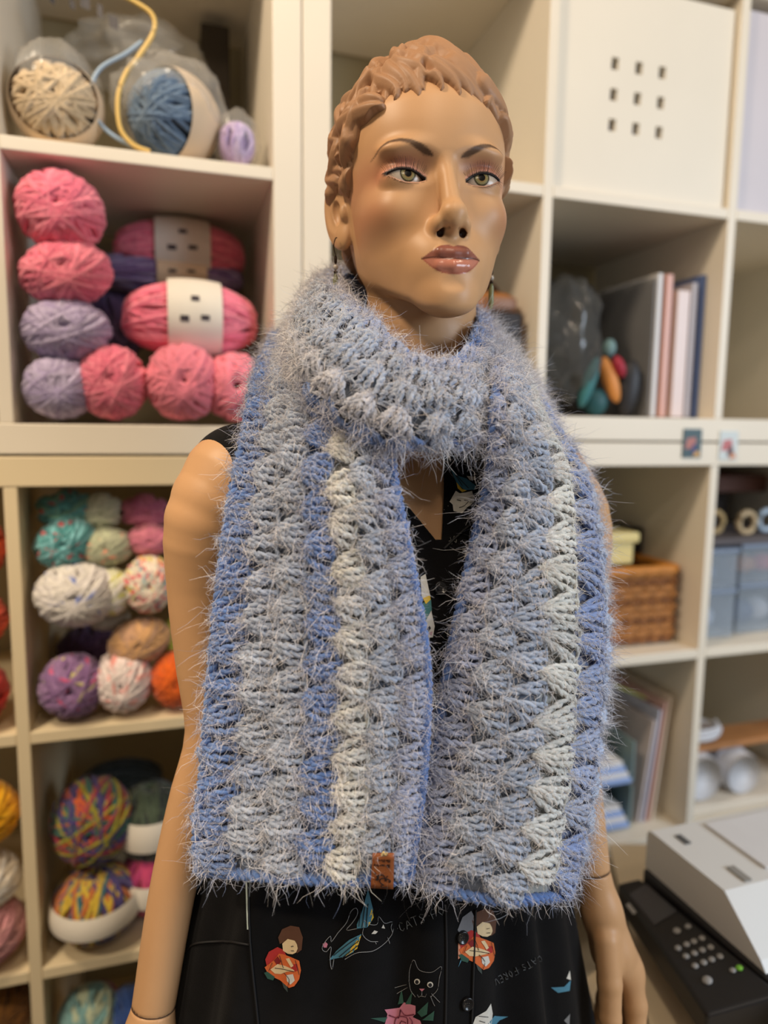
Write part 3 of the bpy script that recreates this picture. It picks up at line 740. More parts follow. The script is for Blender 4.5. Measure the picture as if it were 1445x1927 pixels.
# flying cat with wings
m = motif('winged_cat_print', 'outlined black cat with blue and yellow wings')
fill(crop2([(636,165),(652,235),(645,280),(632,296),(600,300),(600,285),(617,240)]), TEAL, m, 'wing')
fill(crop2([(648,232),(654,262),(636,292),(640,262)]), YEL, m, 'wing_edge')
fill(crop2([(615,318),(605,345),(588,380),(560,395),(505,406),(530,376),(575,338)]), TEAL, m, 'wing')
fill(crop2([(614,322),(600,368),(562,394),(585,360)]), YEL, m, 'wing_edge')
strokes([crop2([(612,240),(606,292)]), crop2([(626,220),(616,296)]), crop2([(636,215),(630,294)]), crop2([(600,330),(520,390)]), crop2([(606,340),(540,395)]), crop2([(604,356),(552,398)])], DK, m, 'wing_feather', 1.6, .0016)
strokes([bez(*crop2([(600,300),(565,305),(585,280),(602,250),(598,230),(580,242),(565,280),(535,315),(512,345),(510,325),(490,345),(480,368),(495,378),(512,360),(508,400),(515,440),(522,400)])),
         bez(*crop2([(560,404),(600,382),(650,376),(690,350),(715,320),(722,300)])), bez(*crop2([(622,295),(620,270),(640,285),(665,285),(670,258),(690,282),(716,276),(712,296),(718,312)])),
         bez(*crop2([(622,295),(618,320),(640,342),(668,344)])), crop2([(658,345),(662,352)]), crop2([(700,330),(708,350)])], GRY, m, 'outline', 1.3)
fill(crop2([(646,318),(656,306),(668,310),(660,318)]), WHT, m, 'eye'); fill(crop2([(680,298),(686,286),(692,300)]), WHT, m, 'eye')
fill(crop2([(482,352),(492,345),(500,352),(496,364),(486,364)]), ROSE, m, 'paw')
# words
m = motif('slogan_print'); lettering('.CATS.FO', 340 + 722 / 1.806, 1580 + 288 / 1.806, 1, -.40, 17, (118, 118, 116), m)
m = motif('slogan_print'); lettering('CATS.FOREV', 340 + 1228 / 1.806, 1580 + 412 / 1.806, -1, .50, 13, (92, 92, 92), m)
# figures with a wrap
def lady(ox, oy, k=1.):
    m = motif('figure_print', 'brown-haired figure with red and orange wrap'); K = lambda pts: crop2([(ox + (a - 350) * k, oy + (b - 395) * k) for a, b in pts])
    fill(K([(338,352),(332,330),(346,302),(375,290),(404,295),(416,330),(412,372),(396,384),(384,352),(366,340)]), BRN, m, 'hair')
    fill(K([(347,350),(366,334),(390,340),(397,352),(392,358),(400,366),(394,372),(394,380),(382,386),(366,384),(350,374)]), CRM, m, 'face', .0017)
    fill(K([(300,378),(330,362),(352,372),(362,392),(330,424),(294,430),(288,404)]), RED, m, 'wrap', .0014)
    fill(K([(286,430),(316,408),(336,384),(352,386),(382,398),(404,408),(410,440),(404,470),(388,494),(370,500),(340,474),(300,456)]), ORG, m, 'wrap', .0016)
    fill(K([(318,406),(332,392),(344,410),(330,424)]), (128, 30, 30), m, 'wrap_fold', .0019); fill(K([(372,420),(398,418),(400,440),(384,446)]), RED, m, 'wrap_fold', .0019)
    fill(K([(306,436),(332,418),(356,424),(384,436),(390,442),(364,444),(344,452),(322,450)]), CRM, m, 'hand', .0021); fill(K([(360,400),(372,398),(386,424),(378,430)]), CRM, m, 'hand', .0021)
    fill(K([(362,456),(384,452),(390,474),(376,488),(364,476)]), WHT, m, 'blossom', .0020); fill(K([(284,448),(296,444),(322,462),(316,474),(296,468)]), DGRN, m, 'leaf', .0018); fill(K([(344,474),(362,480),(366,516),(352,500)]), (60, 70, 66), m, 'leaf', .0013)
    strokes([K([(338,388),(352,430)]), K([(312,412),(300,440)]), K([(392,404),(404,452)]), bez(*K([(354,446),(372,470),(366,496)])), K([(386,356),(378,358)]), bez(*K([(388,372),(382,374),(378,372)])), bez(*K([(322,430),(350,434),(386,442)]))], DK, m, 'fold_line', 1.2, .0026)
lady(350, 395); lady(350 + 655, 395 - 58, .98)
m = motif('animal_print', 'grey furry head and blue feathers beside the figure')
fill(crop2([(938,305),(955,262),(985,240),(996,262),(992,310),(960,335)]), (120,118,120), m, 'head'); fill(crop2([(940,345),(962,352),(958,392),(940,404)]), (210,140,110), m, 'face'); fill(crop2([(966,352),(990,345),(986,372),(950,412),(940,432)]), TEAL, m, 'feather')
# cat face above a rose
m = motif('cat_and_rose_print', 'outlined black cat face above a pink rose')
strokes([bez(*crop2([(778,478),(780,440),(794,405),(812,440),(852,448),(884,428),(876,470),(872,505),(850,532)])), bez(*crop2([(778,478),(784,510),(800,532)])), crop2([(768,490),(726,500)]), crop2([(772,500),(735,520)]), crop2([(852,520),(878,550)]), crop2([(848,528),(862,562)]), bez(*crop2([(806,524),(812,534),(821,526),(830,534),(836,522)])), crop2([(821,512),(821,526)])], (128, 124, 120), m, 'outline', 1.2)
for ex in ((805, 480), (848, 490)):
    c_ = [(ex[0] + 10 * math.cos(a), ex[1] + 10 * math.sin(a)) for a in np.linspace(0, 2 * PI, 14)[:-1]]; fill(crop2(c_), WHT, m, 'eye'); fill(crop2([(ex[0] + 6 * math.cos(a), ex[1] + 7 * math.sin(a)) for a in np.linspace(0, 2 * PI, 12)[:-1]]), DK, m, 'pupil', .0018)
fill(crop2([(812,504),(830,504),(821,514)]), ROSE, m, 'nose')
fill(crop2([(700,590),(690,575),(745,568),(760,550),(800,562),(800,590),(790,600),(815,612),(830,650),(806,692),(752,712),(702,690),(684,648),(695,610)]), ROSE, m, 'rose')
strokes([bez(*crop2([(705,592),(740,600),(748,575)])), bez(*crop2([(748,572),(765,592),(796,590)])), bez(*crop2([(725,630),(735,598),(770,600),(775,630)])), bez(*crop2([(745,636),(750,612),(768,618)])), bez(*crop2([(780,600),(790,615),(786,640)]))], (112, 44, 60), m, 'petal_line', 2.4, .0018)
for lf in ([(738,556),(752,506),(760,552)], [(765,556),(790,512),(784,556)], [(642,604),(700,600),(690,618)], [(806,584),(842,548),(838,590),(820,600)], [(822,610),(862,578),(858,612)]): fill(crop2(lf), DGRN, m, 'leaf', .0014)
# white bird / cat by the placket, more scraps of the print
m = motif('white_cat_print', 'white cat with blue feathers near the hem'); fill(crop2([(985,640),(1000,600),(1035,580),(1050,556),(1056,590),(1050,640),(1030,672),(1000,670)]), WHT, m, 'head'); fill(crop2([(1040,625),(1062,598),(1112,598),(1080,612),(1056,640)]), TEAL, m, 'wing'); strokes([crop2([(1010,596),(1040,600)]), crop2([(1012,612),(1030,618)])], DK, m, 'outline', 1.3, .0018)
m = motif('feather_print', 'blue feather near the side'); fill(crop2([(1256,500),(1300,498),(1322,476),(1318,512),(1280,518)]), TEAL, m, 'feather'); fill(crop2([(1308,470),(1318,444),(1322,476)]), WHT, m, 'tip')
m = motif('animal_print', 'white patches at the skirt side'); fill(crop2([(1300,612),(1320,590),(1318,630)]), (120,120,120), m, 'patch')
m = motif('feather_print', 'pale strip beside the tie'); fill([(464,1652),(472,1652),(470,1748),(466,1748)], (190, 204, 200), m, 'strip')
# bodice motifs
def crop5(pts): return [(740 + a / 3.44, 800 + b / 3.44) for a, b in pts]
m = motif('winged_cat_print', 'white cat with blue wing on the chest')
fill(crop5([(362,270),(410,330),(470,350),(530,395),(530,420),(460,425),(410,385),(385,330)]), TEAL, m, 'wing'); fill(crop5([(404,376),(440,418),(470,428),(440,438),(412,414)]), YEL, m, 'wing_edge', .0016)
fill(crop5([(400,430),(425,446),(470,440),(505,430),(520,500),(470,540),(440,575),(385,560),(380,520),(360,500),(395,488)]), WHT, m, 'cat', .0016)
fill(crop5([(470,335),(520,340),(528,360),(490,362)]), (236, 226, 208), m, 'tail', .0016)
strokes([bez(*crop5([(405,490),(425,480),(432,496)])), bez(*crop5([(452,492),(470,482),(478,496)])), bez(*crop5([(420,540),(450,530),(480,500)])), crop5([(378,300),(440,400)]), crop5([(400,330),(480,415)])], DK, m, 'outline', 1.3, .0022)
m = motif('slogan_print'); lettering('ER.', 740 + 262 / 3.44, 800 + 515 / 3.44, 1, -.12, 13, (150, 146, 138), m); lettering('OF', 740 + 415 / 3.44, 800 + 760 / 3.44, -1, .3, 13, (120, 118, 112), m)
m = motif('winged_cat_print', 'white cat with yellow and blue feathers beside the scarf edge')
fill(crop5([(172,985),(205,965),(225,1060),(236,1110),(205,1140),(180,1120)]), WHT, m, 'body'); fill(crop5([(185,1120),(232,1104),(236,1130),(205,1160)]), YEL, m, 'band', .0016); fill(crop5([(190,1150),(240,1130),(245,1200),(190,1290),(165,1250)]), (70, 120, 118), m, 'feather'); fill(crop5([(185,1300),(240,1200),(262,1300),(250,1370),(205,1375)]), WHT, m, 'head', .0016); fill(crop5([(205,1320),(228,1296),(236,1312),(214,1340)]), DK, m, 'eye', .002); fill(crop5([(222,1345),(246,1330),(240,1358)]), (196, 150, 160), m, 'ear', .002)
m = motif('flower_print', 'red petals beside white dots'); fill(crop5([(180,1690),(215,1665),(240,1690),(225,1725),(190,1720)]), RED, m, 'petal'); fill([(796,1330),(812,1322),(816,1350),(800,1358)], RED, m, 'petal')
for q in [(232,1630),(240,1645),(250,1660),(258,1676),(266,1690)]:
    fill(crop5([(q[0] + 4 * math.cos(a), q[1] + 4 * math.sin(a)) for a in np.linspace(0, 2 * PI, 8)[:-1]]), WHT, m, 'dot', .0016)
# lapel, piping, buttons, seams
def ribbon_patch(poly, name, off, mm):
    bm = bmesh.new(); vs = [bm.verts.new((p[0], p[1], 0)) for p in poly]; bm.faces.new(vs); bmesh.ops.triangulate(bm, faces=list(bm.faces))
    for _ in range(3):
        ed = [e for e in bm.edges if e.calc_length() > 14]
        if ed: bmesh.ops.subdivide_edges(bm, edges=ed, cuts=1); bmesh.ops.triangulate(bm, faces=[q for q in bm.faces if len(q.verts) > 3])
    bm.verts.ensure_lookup_table(); bm.verts.index_update(); pts = drop([v.co[:2] for v in bm.verts], off)
    T = [[v.index for v in q.verts] for q in bm.faces if all(pts[v.index] is not None for v in q.verts)]; V = np.array([p if p is not None else (0, 0, 0) for p in pts]); bm.free()
    T = np.array(T); nrm = np.cross(V[T[:, 1]] - V[T[:, 0]], V[T[:, 2]] - V[T[:, 0]]); s_ = (nrm * (V[T[:, 0]] - [0, 0, H])).sum(1) > 0; T[s_] = T[s_][:, ::-1]
    o = MB().add(V, None, T).build(name, mm, dress); sd = o.modifiers.new('thickness', 'SOLIDIFY'); sd.thickness = .0012; sd.offset = 1; return o
M_BTN = mat('black_button', lin(24, 23, 24), .25, spec=.5)
for bx_, by_ in ((827, 1108), (877, 1886), (868, 1762)):
    p0, p1, p2 = drop([(bx_, by_), (bx_ + 5, by_), (bx_, by_ - 5)], .0010); n = np.cross(p1 - p0, p2 - p0); n /= np.linalg.norm(n)
    if n @ (np.array([0, 0, H]) - p0) < 0: n = -n
    F = frame(n); b = MB()
    prof = [(.0, .0022), (.0036, .0022), (.0042, .0030), (.0052, .0030), (.0056, .002), (.0056, 0.)]
    a = np.arange(24) * 2 * PI / 24
    G_ = np.array([[p0 + F @ np.array([r * math.cos(q), r * math.sin(q), hz]) for q in a] for r, hz in prof]); b.grid(G_, cv=True)
    bt = b.build('button', M_BTN, dress)
    hb_ = MB()
    for q in range(4): hb_.ellipsoid(p0 + F @ np.array([.0013 * math.cos(q * PI / 2 + .6), .0013 * math.sin(q * PI / 2 + .6), .0023]), (.0005, .0005, .0003), 8, 4)
    hb_.build('thread_hole', prmat((70, 68, 66)), bt)
M_PIPE = mat('black_piping', lin(26, 25, 26), .6)
def seam(pts, name, r=.0008, off=.0016):
    q = [a for a in drop(bez(*pts), off) if a is not None]
    if len(q) > 2: MB().tube(np.array(q), r, 6).build(name, M_PIPE, dress)
seam([(905, 972), (870, 1000), (834, 1034)], 'lapel_edge', .0012)
seam([(836, 1700), (838, 1800), (836, 1925), (832, 2080)], 'placket_edge', .0010); seam([(893, 1710), (890, 1800), (886, 1925), (880, 2080)], 'placket_edge', .0010)
seam([(352, 1790), (372, 1774), (420, 1770), (470, 1776)], 'pocket_seam', .0010); seam([(470, 1660), (472, 1780), (486, 1925), (500, 2060)], 'side_seam', .0010)
# ------------------------------------------------------------------ crocheted scarf
def crsurf(C, nu, nv, cu=False):
    """Catmull-Rom surface through a grid of points C[i][j]"""
    def along(A, n, ax, closed):
        A = np.moveaxis(A, ax, 0)
        if closed: Q = np.concatenate([A[-1:], A, A[:2]], 0); m = len(A)
        else: Q = np.concatenate([2 * A[:1] - A[1:2], A, 2 * A[-1:] - A[-2:-1]], 0); m = len(A) - 1
        t = np.linspace(0, m, n, endpoint=not closed); i = np.clip(t.astype(int), 0, m - 1); s = (t - i).reshape(-1, *([1] * (A.ndim - 1)))
        a, b, c, d = Q[i], Q[i + 1], Q[i + 2], Q[i + 3]
        r = .5 * (2*b + (c-a)*s + (2*a-5*b+4*c-d)*s**2 + (-a+3*b-3*c+d)*s**3)
        return np.moveaxis(r, 0, ax)
    return along(along(np.asarray(C, float), nu, 0, cu), nv, 1, False)
BLUE, GRAY, CREAM, LAV, LTB = lin(106, 138, 198), lin(178, 189, 208), lin(234, 232, 222), lin(168, 178, 208), lin(190, 206, 232)
M_YARN = mat('soft_mohair_yarn', (1, 1, 1), .9, .12, 220, .4, 1500, attr=True, spec=.1, sheen=.3)
M_FUZZ = mat('eyelash_fibre', (1, 1, 1), .55, attr=True, spec=.3)
scarf = thing('scarf', (.0, .64, H - .40), 'fuzzy blue grey and cream striped crochet scarf wrapped around the mannequin neck', 'scarf')
FUZ_P, FUZ_N, FUZ_C = [], [], []
rs = np.random.default_rng(3)
def yarn_panel(S, ncol, cols, name, outward, pitch=.0285, amp=1., edges=(True, True), ends=(False, False), edgecol=BLUE, fuzz=1.0):
    """S[u across][v along]: sheet of shell clusters worked in rows along the length"""
    nu, nv = S.shape[:2]
    du = np.gradient(S, axis=0); dvv = np.gradient(S, axis=1); N = np.cross(du, dvv); N /= np.linalg.norm(N, axis=2)[..., None] + 1e-12
    if (N[nu // 2, nv // 2] @ outward) < 0: N = -N
    part = bpy.data.objects.new(name, None); COL.objects.link(part); part.parent = scarf
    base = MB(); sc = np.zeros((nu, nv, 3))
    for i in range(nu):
        k = min(ncol - 1, int(i / (nu - 1) * ncol)); sc[i] = np.array(cols[k](.5) if callable(cols[k]) else cols[k]) * .5  # backing painted darker so the holes between clusters look shadowed
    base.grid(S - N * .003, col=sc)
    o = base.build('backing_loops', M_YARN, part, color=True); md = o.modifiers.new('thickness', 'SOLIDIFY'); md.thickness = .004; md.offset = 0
    def samp(u, v):
        fu, fv = np.clip(u, 0, 1) * (nu - 1), np.clip(v, 0, 1) * (nv - 1); i = min(int(fu), nu - 2); j = min(int(fv), nv - 2); a, b = fu - i, fv - j
        q = lambda A: (A[i, j] * (1 - a) * (1 - b) + A[i + 1, j] * a * (1 - b) + A[i, j + 1] * (1 - a) * b + A[i + 1, j + 1] * a * b)
        n = q(N); return q(S), n / np.linalg.norm(n)
    vv = np.linspace(0, 1, 60)
    def strand(b, path, r, col, plies=2, turns=2.2):
        n = len(path); T = np.gradient(path, axis=0); T /= np.linalg.norm(T, axis=1)[:, None] + 1e-9
        A = np.cross(T, np.array([.3, .2, .93])); A /= np.linalg.norm(A, axis=1)[:, None] + 1e-9; Bn = np.cross(T, A); ph0 = rs.uniform(0, 6)
        for p in range(plies):
            ph = ph0 + p * 2 * PI / plies + np.linspace(0, turns * 2 * PI, n)
            rr = np.asarray(r) * .62
            b.tube(path + (np.cos(ph)[:, None] * A + np.sin(ph)[:, None] * Bn) * (np.asarray(r) * .55)[:, None], rr, 5, col=np.clip(np.array(col) * rs.uniform(.88, 1.12), 0, 1), caps=False)
    for k in range(ncol):
        uc = (k + .5) / ncol; line = np.array([samp(uc, t)[0] for t in vv]); L = np.r_[0, np.cumsum(np.linalg.norm(np.diff(line, axis=0), axis=1))]
        n = max(2, int(round(L[-1] / pitch))); b = MB()
        for j in range(n):
            s0 = (j + (.5 if k % 2 == 0 else .0) + rs.uniform(-.10, .10)) / n
            v = float(np.interp(s0 * L[-1], L, vv)); p, nn = samp(uc + rs.uniform(-.05, .05) / ncol, v)
            pu, _ = samp(uc + .5 / ncol, v); pm, _ = samp(uc - .5 / ncol, v); eu = pu - pm; wu = np.linalg.norm(eu) + 1e-9; eu = eu / wu
            ev = np.cross(nn, eu); ev /= np.linalg.norm(ev); ang = rs.uniform(-.22, .22); eu, ev = eu * math.cos(ang) + ev * math.sin(ang), ev * math.cos(ang) - eu * math.sin(ang)
            hv = L[-1] / n * rs.uniform(.95, 1.1); ck = [np.array(q(v) if callable(q) else q) for q in cols]; col = ck[k] * rs.uniform(.9, 1.1)
            mixw = rs.uniform(0, .28); col = col * (1 - mixw) + np.array(GRAY if rs.random() < .6 else ck[max(0, k - 1)]) * mixw
            t = np.linspace(0, 1, 9)
            for q in (-1, -.5, 0, .5, 1):
                path = p + eu * ((t - .55) * wu * (1.38 - .16 * abs(q)))[:, None] + ev * (q * hv * (.05 + .43 * np.sin(t * 1.5) ** .75) + rs.normal() * .0010)[:, None] + nn * (.0008 + amp * .0075 * np.sin(PI * np.clip(t * .92 + .05, 0, 1)) * (1 - .3 * q * q) + rs.normal() * .0006)[:, None]
                strand(b, path, .0017 + .0013 * np.sin(PI * t) ** .7, col)
                nf = int(43 * fuzz); FUZ_P.append(path[rs.integers(0, 9, nf)] + nn * .0015 + rs.normal(size=(nf, 3)) * .0012); FUZ_N.append(nn + .75 * rs.normal(size=(nf, 3))); FUZ_C.append(np.tile(col, (nf, 1)))
            # loop across the top of the cluster
            tb = np.linspace(-.5, .5, 7); path = p + eu * (wu * .5) + ev * (tb * hv)[:, None] + nn * (.0026 + .0012 * np.cos(tb * PI))[:, None]
            strand(b, path, np.full(7, .0018), col * .92, 2, 1.5)
        st = b.build('stitch_row', M_YARN, part, color=True)
    b = MB()
    rims = []
    if edges[0]: rims.append([samp(0, t) for t in vv])
    if edges[1]: rims.append([samp(1, t) for t in vv])
    if ends[0]: rims.append([samp(t, 0) for t in vv])
    if ends[1]: rims.append([samp(t, 1) for t in vv])
    for rim in rims:
        P_ = np.array([r[0] + r[1] * .001 for r in rim]); Nn = np.array([r[1] for r in rim]); L = np.r_[0, np.cumsum(np.linalg.norm(np.diff(P_, axis=0), axis=1))]
        m_ = int(L[-1] / .0024); q = np.linspace(0, L[-1], m_); Pd = np.stack([np.interp(q, L, P_[:, a]) for a in range(3)], 1)
        Nd = np.stack([np.interp(q, L, Nn[:, a]) for a in range(3)], 1); T = np.gradient(Pd, axis=0); T /= np.linalg.norm(T, axis=1)[:, None]; A = np.cross(T, Nd)
        w_ = q / .013 * 2 * PI
        for ph in (0, PI):
            b.tube(Pd + A * (.0028 * np.sin(w_ + ph))[:, None] + Nd * (.0022 * np.cos(w_ + ph) + .001)[:, None], .0027, 6, col=np.array(edgecol) * rs.uniform(.9, 1.1), caps=False)
        nf = int(m_ * 4 * fuzz); ii = rs.integers(0, m_, nf); FUZ_P.append(Pd[ii] + Nd[ii] * .003); FUZ_N.append(Nd[ii] * .5 + .9 * rs.normal(size=(nf, 3))); FUZ_C.append(np.tile(np.array(edgecol), (nf, 1)))
    if b.n: b.build('edging', M_YARN, part, color=True)
    return part
def ctl(rows): return np.array([[W(*p) for p in r] for r in rows])
# tail on the viewer's left (rows run down the length)
CA = ctl([[(520,640,.735),(580,600,.755),(640,590,.76),(690,600,.75)],
          [(488,700,.665),(560,668,.665),(640,672,.655),(705,700,.635)],
          [(472,778,.590),(560,745,.580),(650,755,.572),(725,800,.568)],
          [(446,900,.548),(545,890,.530),(648,890,.522),(738,900,.528)],
          [(421,1070,.528),(545,1070,.512),(664,1070,.506),(772,1075,.516)],
          [(402,1260,.522),(540,1260,.506),(674,1260,.501),(800,1258,.512)],
          [(386,1450,.518),(530,1455,.503),(670,1455,.498),(794,1450,.508)],
          [(374,1560,.516),(525,1570,.501),(665,1572,.496),(778,1570,.506)],
          [(376,1636,.515),(520,1648,.500),(650,1655,.495),(768,1652,.505)]])
SA = np.swapaxes(crsurf(CA, 90, 44), 0, 1)
tail_a = yarn_panel(SA, 7, [BLUE, GRAY, GRAY, BLUE, CREAM, GRAY, LAV], 'tail', np.array([0, -1, .1]), ends=(False, True))
CB = ctl([[(905,640,.675),(930,642,.70),(956,672,.74),(984,712,.765)],
          [(930,700,.586),(955,702,.602),(986,734,.648),(1016,776,.705)],
          [(926,780,.546),(964,776,.556),(1010,798,.602),(1054,842,.678)],
          [(922,890,.552),(982,880,.548),(1046,890,.578),(1100,925,.655)],
          [(886,1060,.538),(964,1060,.528),(1052,1060,.552),(1122,1080,.628)],
          [(852,1220,.528),(948,1230,.517),(1052,1230,.538),(1128,1240,.608)],
          [(820,1400,.522),(928,1410,.509),(1042,1410,.526),(1114,1400,.590)],
          [(797,1560,.515),(905,1575,.503),(1022,1575,.516),(1094,1555,.575)],
          [(800,1662,.511),(905,1688,.499),(1005,1690,.510),(1070,1672,.562)]])
CB = np.concatenate([CB, (2 * CB[:, 3:] - CB[:, 2:3]) * .0 + CB[:, 3:] + np.array([-.006, .045, 0])], 1)
SB = np.swapaxes(crsurf(CB, 90, 54), 0, 1)
tail_b = yarn_panel(SB, 7, [LAV, GRAY, GRAY, CREAM, lin(140, 160, 206), LTB, GRAY], 'tail', np.array([.2, -1, .1]), ends=(False, True))
# the turn around the neck, closed behind
CN = ctl([[(660,520,.725),(640,525,.745),(615,560,.755),(600,610,.755),(605,660,.745)],
          [(640,556,.655),(608,556,.648),(576,596,.632),(560,645,.620),(564,702,.612)],
          [(696,612,.592),(672,624,.572),(626,660,.552),(594,712,.545),(620,776,.550)],
          [(764,672,.562),(754,702,.542),(728,738,.526),(700,790,.520),(712,830,.532)],
          [(832,690,.562),(833,722,.545),(828,760,.530),(820,808,.526),(818,832,.538)],
          [(872,668,.580),(882,702,.572),(902,745,.564),(908,795,.562),(905,822,.566)],
          [(896,612,.655),(912,645,.645),(926,695,.635),(932,742,.632),(930,788,.632)],
          [(882,590,.700),(902,618,.705),(916,655,.705),(924,700,.705),(924,735,.700)],
          [(780,530,.765),(780,540,.780),(780,570,.785),(780,610,.785),(780,650,.780)]])
SN = np.swapaxes(crsurf(CN, 120, 40, True), 0, 1)
SN = np.concatenate([SN, SN[:, :1]], 1)
def lowrow(v):
    return np.array(BLUE if rs.random() < .85 else lin(214, 214, 226)) if .06 < v < .42 else np.array(GRAY if rs.random() < .6 else LAV)
def strip(v): return np.array(lin(216, 218, 228)) if .05 < v < .38 else np.array(GRAY)
def innrow(v): return np.array(BLUE) * .8 if .58 < v < .8 else np.array(LAV)
wrap = yarn_panel(SN, 5, [innrow, GRAY, GRAY, strip, lowrow], 'neck_wrap', np.array([0, -1, .1]), amp=1.1, edgecol=BLUE)
# long soft fibres standing out of the yarn
P_ = np.concatenate(FUZ_P); D_ = np.concatenate(FUZ_N); C_ = np.concatenate(FUZ_C); n = len(P_)
_tp = PX(P_); kp = ~((np.abs(_tp[:, 0] - 720) < 27) & (_tp[:, 1] > 1600) & (_tp[:, 1] < 1684) & (rs.random(n) < .93)); P_, D_, C_ = P_[kp], D_[kp], C_[kp]; n = len(P_)      # the sewn tag holds the fibres down
D_ /= np.linalg.norm(D_, axis=1)[:, None]
ln = rs.uniform(.005, .0165, n) * rs.choice([.6, 1., 1.25], n); S5 = np.linspace(0, 1, 5)
b1 = rs.normal(size=(n, 3)) * .65 + np.array([0, 0, -.40]); b2 = rs.normal(size=(n, 3)) * .16
path = P_[:, None] + ln[:, None, None] * (D_[:, None] * (S5 * .8)[None, :, None] + b1[:, None] * (S5 ** 2)[None, :, None] * .62 + b2[:, None] * np.sin(S5 * 5.5)[None, :, None])
T = np.gradient(path, axis=1); T /= np.linalg.norm(T, axis=2)[..., None] + 1e-9
A = np.cross(T, rs.normal(size=(n, 1, 3))); A /= np.linalg.norm(A, axis=2)[..., None] + 1e-9
rad = np.array([.00014, .00014, .00013, .00010, .00004])[None, :, None]
V = np.stack([path - rad * A, path + rad * A], 2).reshape(-1, 3); I = np.arange(n * 10).reshape(n, 5, 2)      # flat fibres, four steps each
Q = np.stack([I[:, :-1, 0], I[:, :-1, 1], I[:, 1:, 1], I[:, 1:, 0]], -1).reshape(-1, 4)
wc = rs.uniform(.35, 1, n)[:, None]; FC = C_ * (1 - wc) + np.array(lin(244, 236, 232)) * wc
fz = MB().add(V, Q, None, np.repeat(FC, 10, 0)); fo = fz.build('fibres', M_FUZZ, scarf, color=True); fo['kind'] = 'stuff'
# leather tag sewn on the hem
M_LEATHER = mat('tan_leather', lin(150, 84, 42), .55, .12, 60, .2, 700)
M_BURN = mat('burnt_lettering', lin(40, 22, 14), .8)
t0, t1, t2, t3 = (np.array(W(px, py, .4845 + (py - 1600) * .00002)) for px, py in ((701, 1606), (742, 1606), (740, 1672), (697, 1670)))
tn = np.cross(t1 - t0, t3 - t0); tn /= np.linalg.norm(tn); tn = tn if tn[1] < 0 else -tn
def TG(u, v, o=0.): return (t0 * (1 - u) + t1 * u) * (1 - v) + (t3 * (1 - u) + t2 * u) * v + tn * o
G = [[TG(u, v, .0) for u in np.linspace(0, 1, 6)] for v in np.linspace(0, 1, 8)]; lt = MB().grid(G).build('leather_tag', M_LEATHER, scarf); lt['label'] = 'tan leather tag with burnt lettering'
md = lt.modifiers.new('thickness', 'SOLIDIFY'); md.thickness = .0016; md.offset = 0
def tstroke(b, pts, r=.00032):
    b.tube(np.array([TG(p[0], p[1], .0010) for p in bez(*pts, n=8)]), r, 5)
# the tag hangs upside down: the lettering is read turned by half a turn
F5 = {'B': [[(0,0),(0,1),(.6,1),(.6,.55),(0,.5)],[(0,.5),(.7,.45),(.7,0),(0,0)]], 'r': [[(0,.6),(0,1)],[(0,.75),(.3,.6),(.5,.62)]], 'i': [[(.2,.6),(.2,1)],[(.2,.42),(.2,.46)]], 'e': [[(0,.8),(.5,.8),(.45,.6),(.1,.6),(0,.85),(.2,1),(.5,.95)]], 'l': [[(.15,.1),(.15,1)]], 'y': [[(0,.6),(.25,.95)],[(.5,.6),(.1,1.3)]], 'H': [[(0,0),(0,1)],[(.6,0),(.6,1)],[(0,.5),(.6,.5)]], 'o': [[(.25,.6),(0,.8),(.25,1),(.5,.8),(.25,.6)]], 'w': [[(0,.6),(.15,1),(.3,.7),(.45,1),(.6,.6)]]}
b = MB()
def tword(wd, x0, y0, sx, sy):
    x = x0
    for ch in wd:
        for stq in F5.get(ch, []):
            q = [TG(1 - (x + a * sx), 1 - (y0 + c * sy), .0011) for a, c in stq]; b.tube(np.array(q), .00026, 4)
        x += sx * (.85 if ch not in 'il' else .5)
tword('Brierley', .20, .62, .125, .085); tword('Hollow', .20, .76, .125, .085)
b.build('lettering', M_BURN, lt)
b = MB()
tstroke(b, [(.75,.96),(.5,.95),(.48,.9),(.6,.88)]); tstroke(b, [(.55,.88),(.42,.82),(.40,.74),(.52,.69),(.72,.71),(.85,.75),(.84,.80),(.78,.78)], .0004); tstroke(b, [(.62,.78),(.62,.68),(.52,.60),(.36,.60),(.28,.64)], .0004); tstroke(b, [(.68,.78),(.68,.66),(.74,.62)]); tstroke(b, [(.28,.62),(.30,.70),(.26,.74)], .0010); tstroke(b, [(.2,.74),(.34,.73)], .0005); tstroke(b, [(.18,.53),(.15,.56),(.2,.58)])
b.build('swirl_logo', M_BURN, lt)
b = MB(); tstroke(b, [(.42, .03), (.5, -.06), (.58, .02), (.66, -.04)], .0009); b.build('thread', mat('sewing_thread', lin(214, 186, 130), .7), lt)
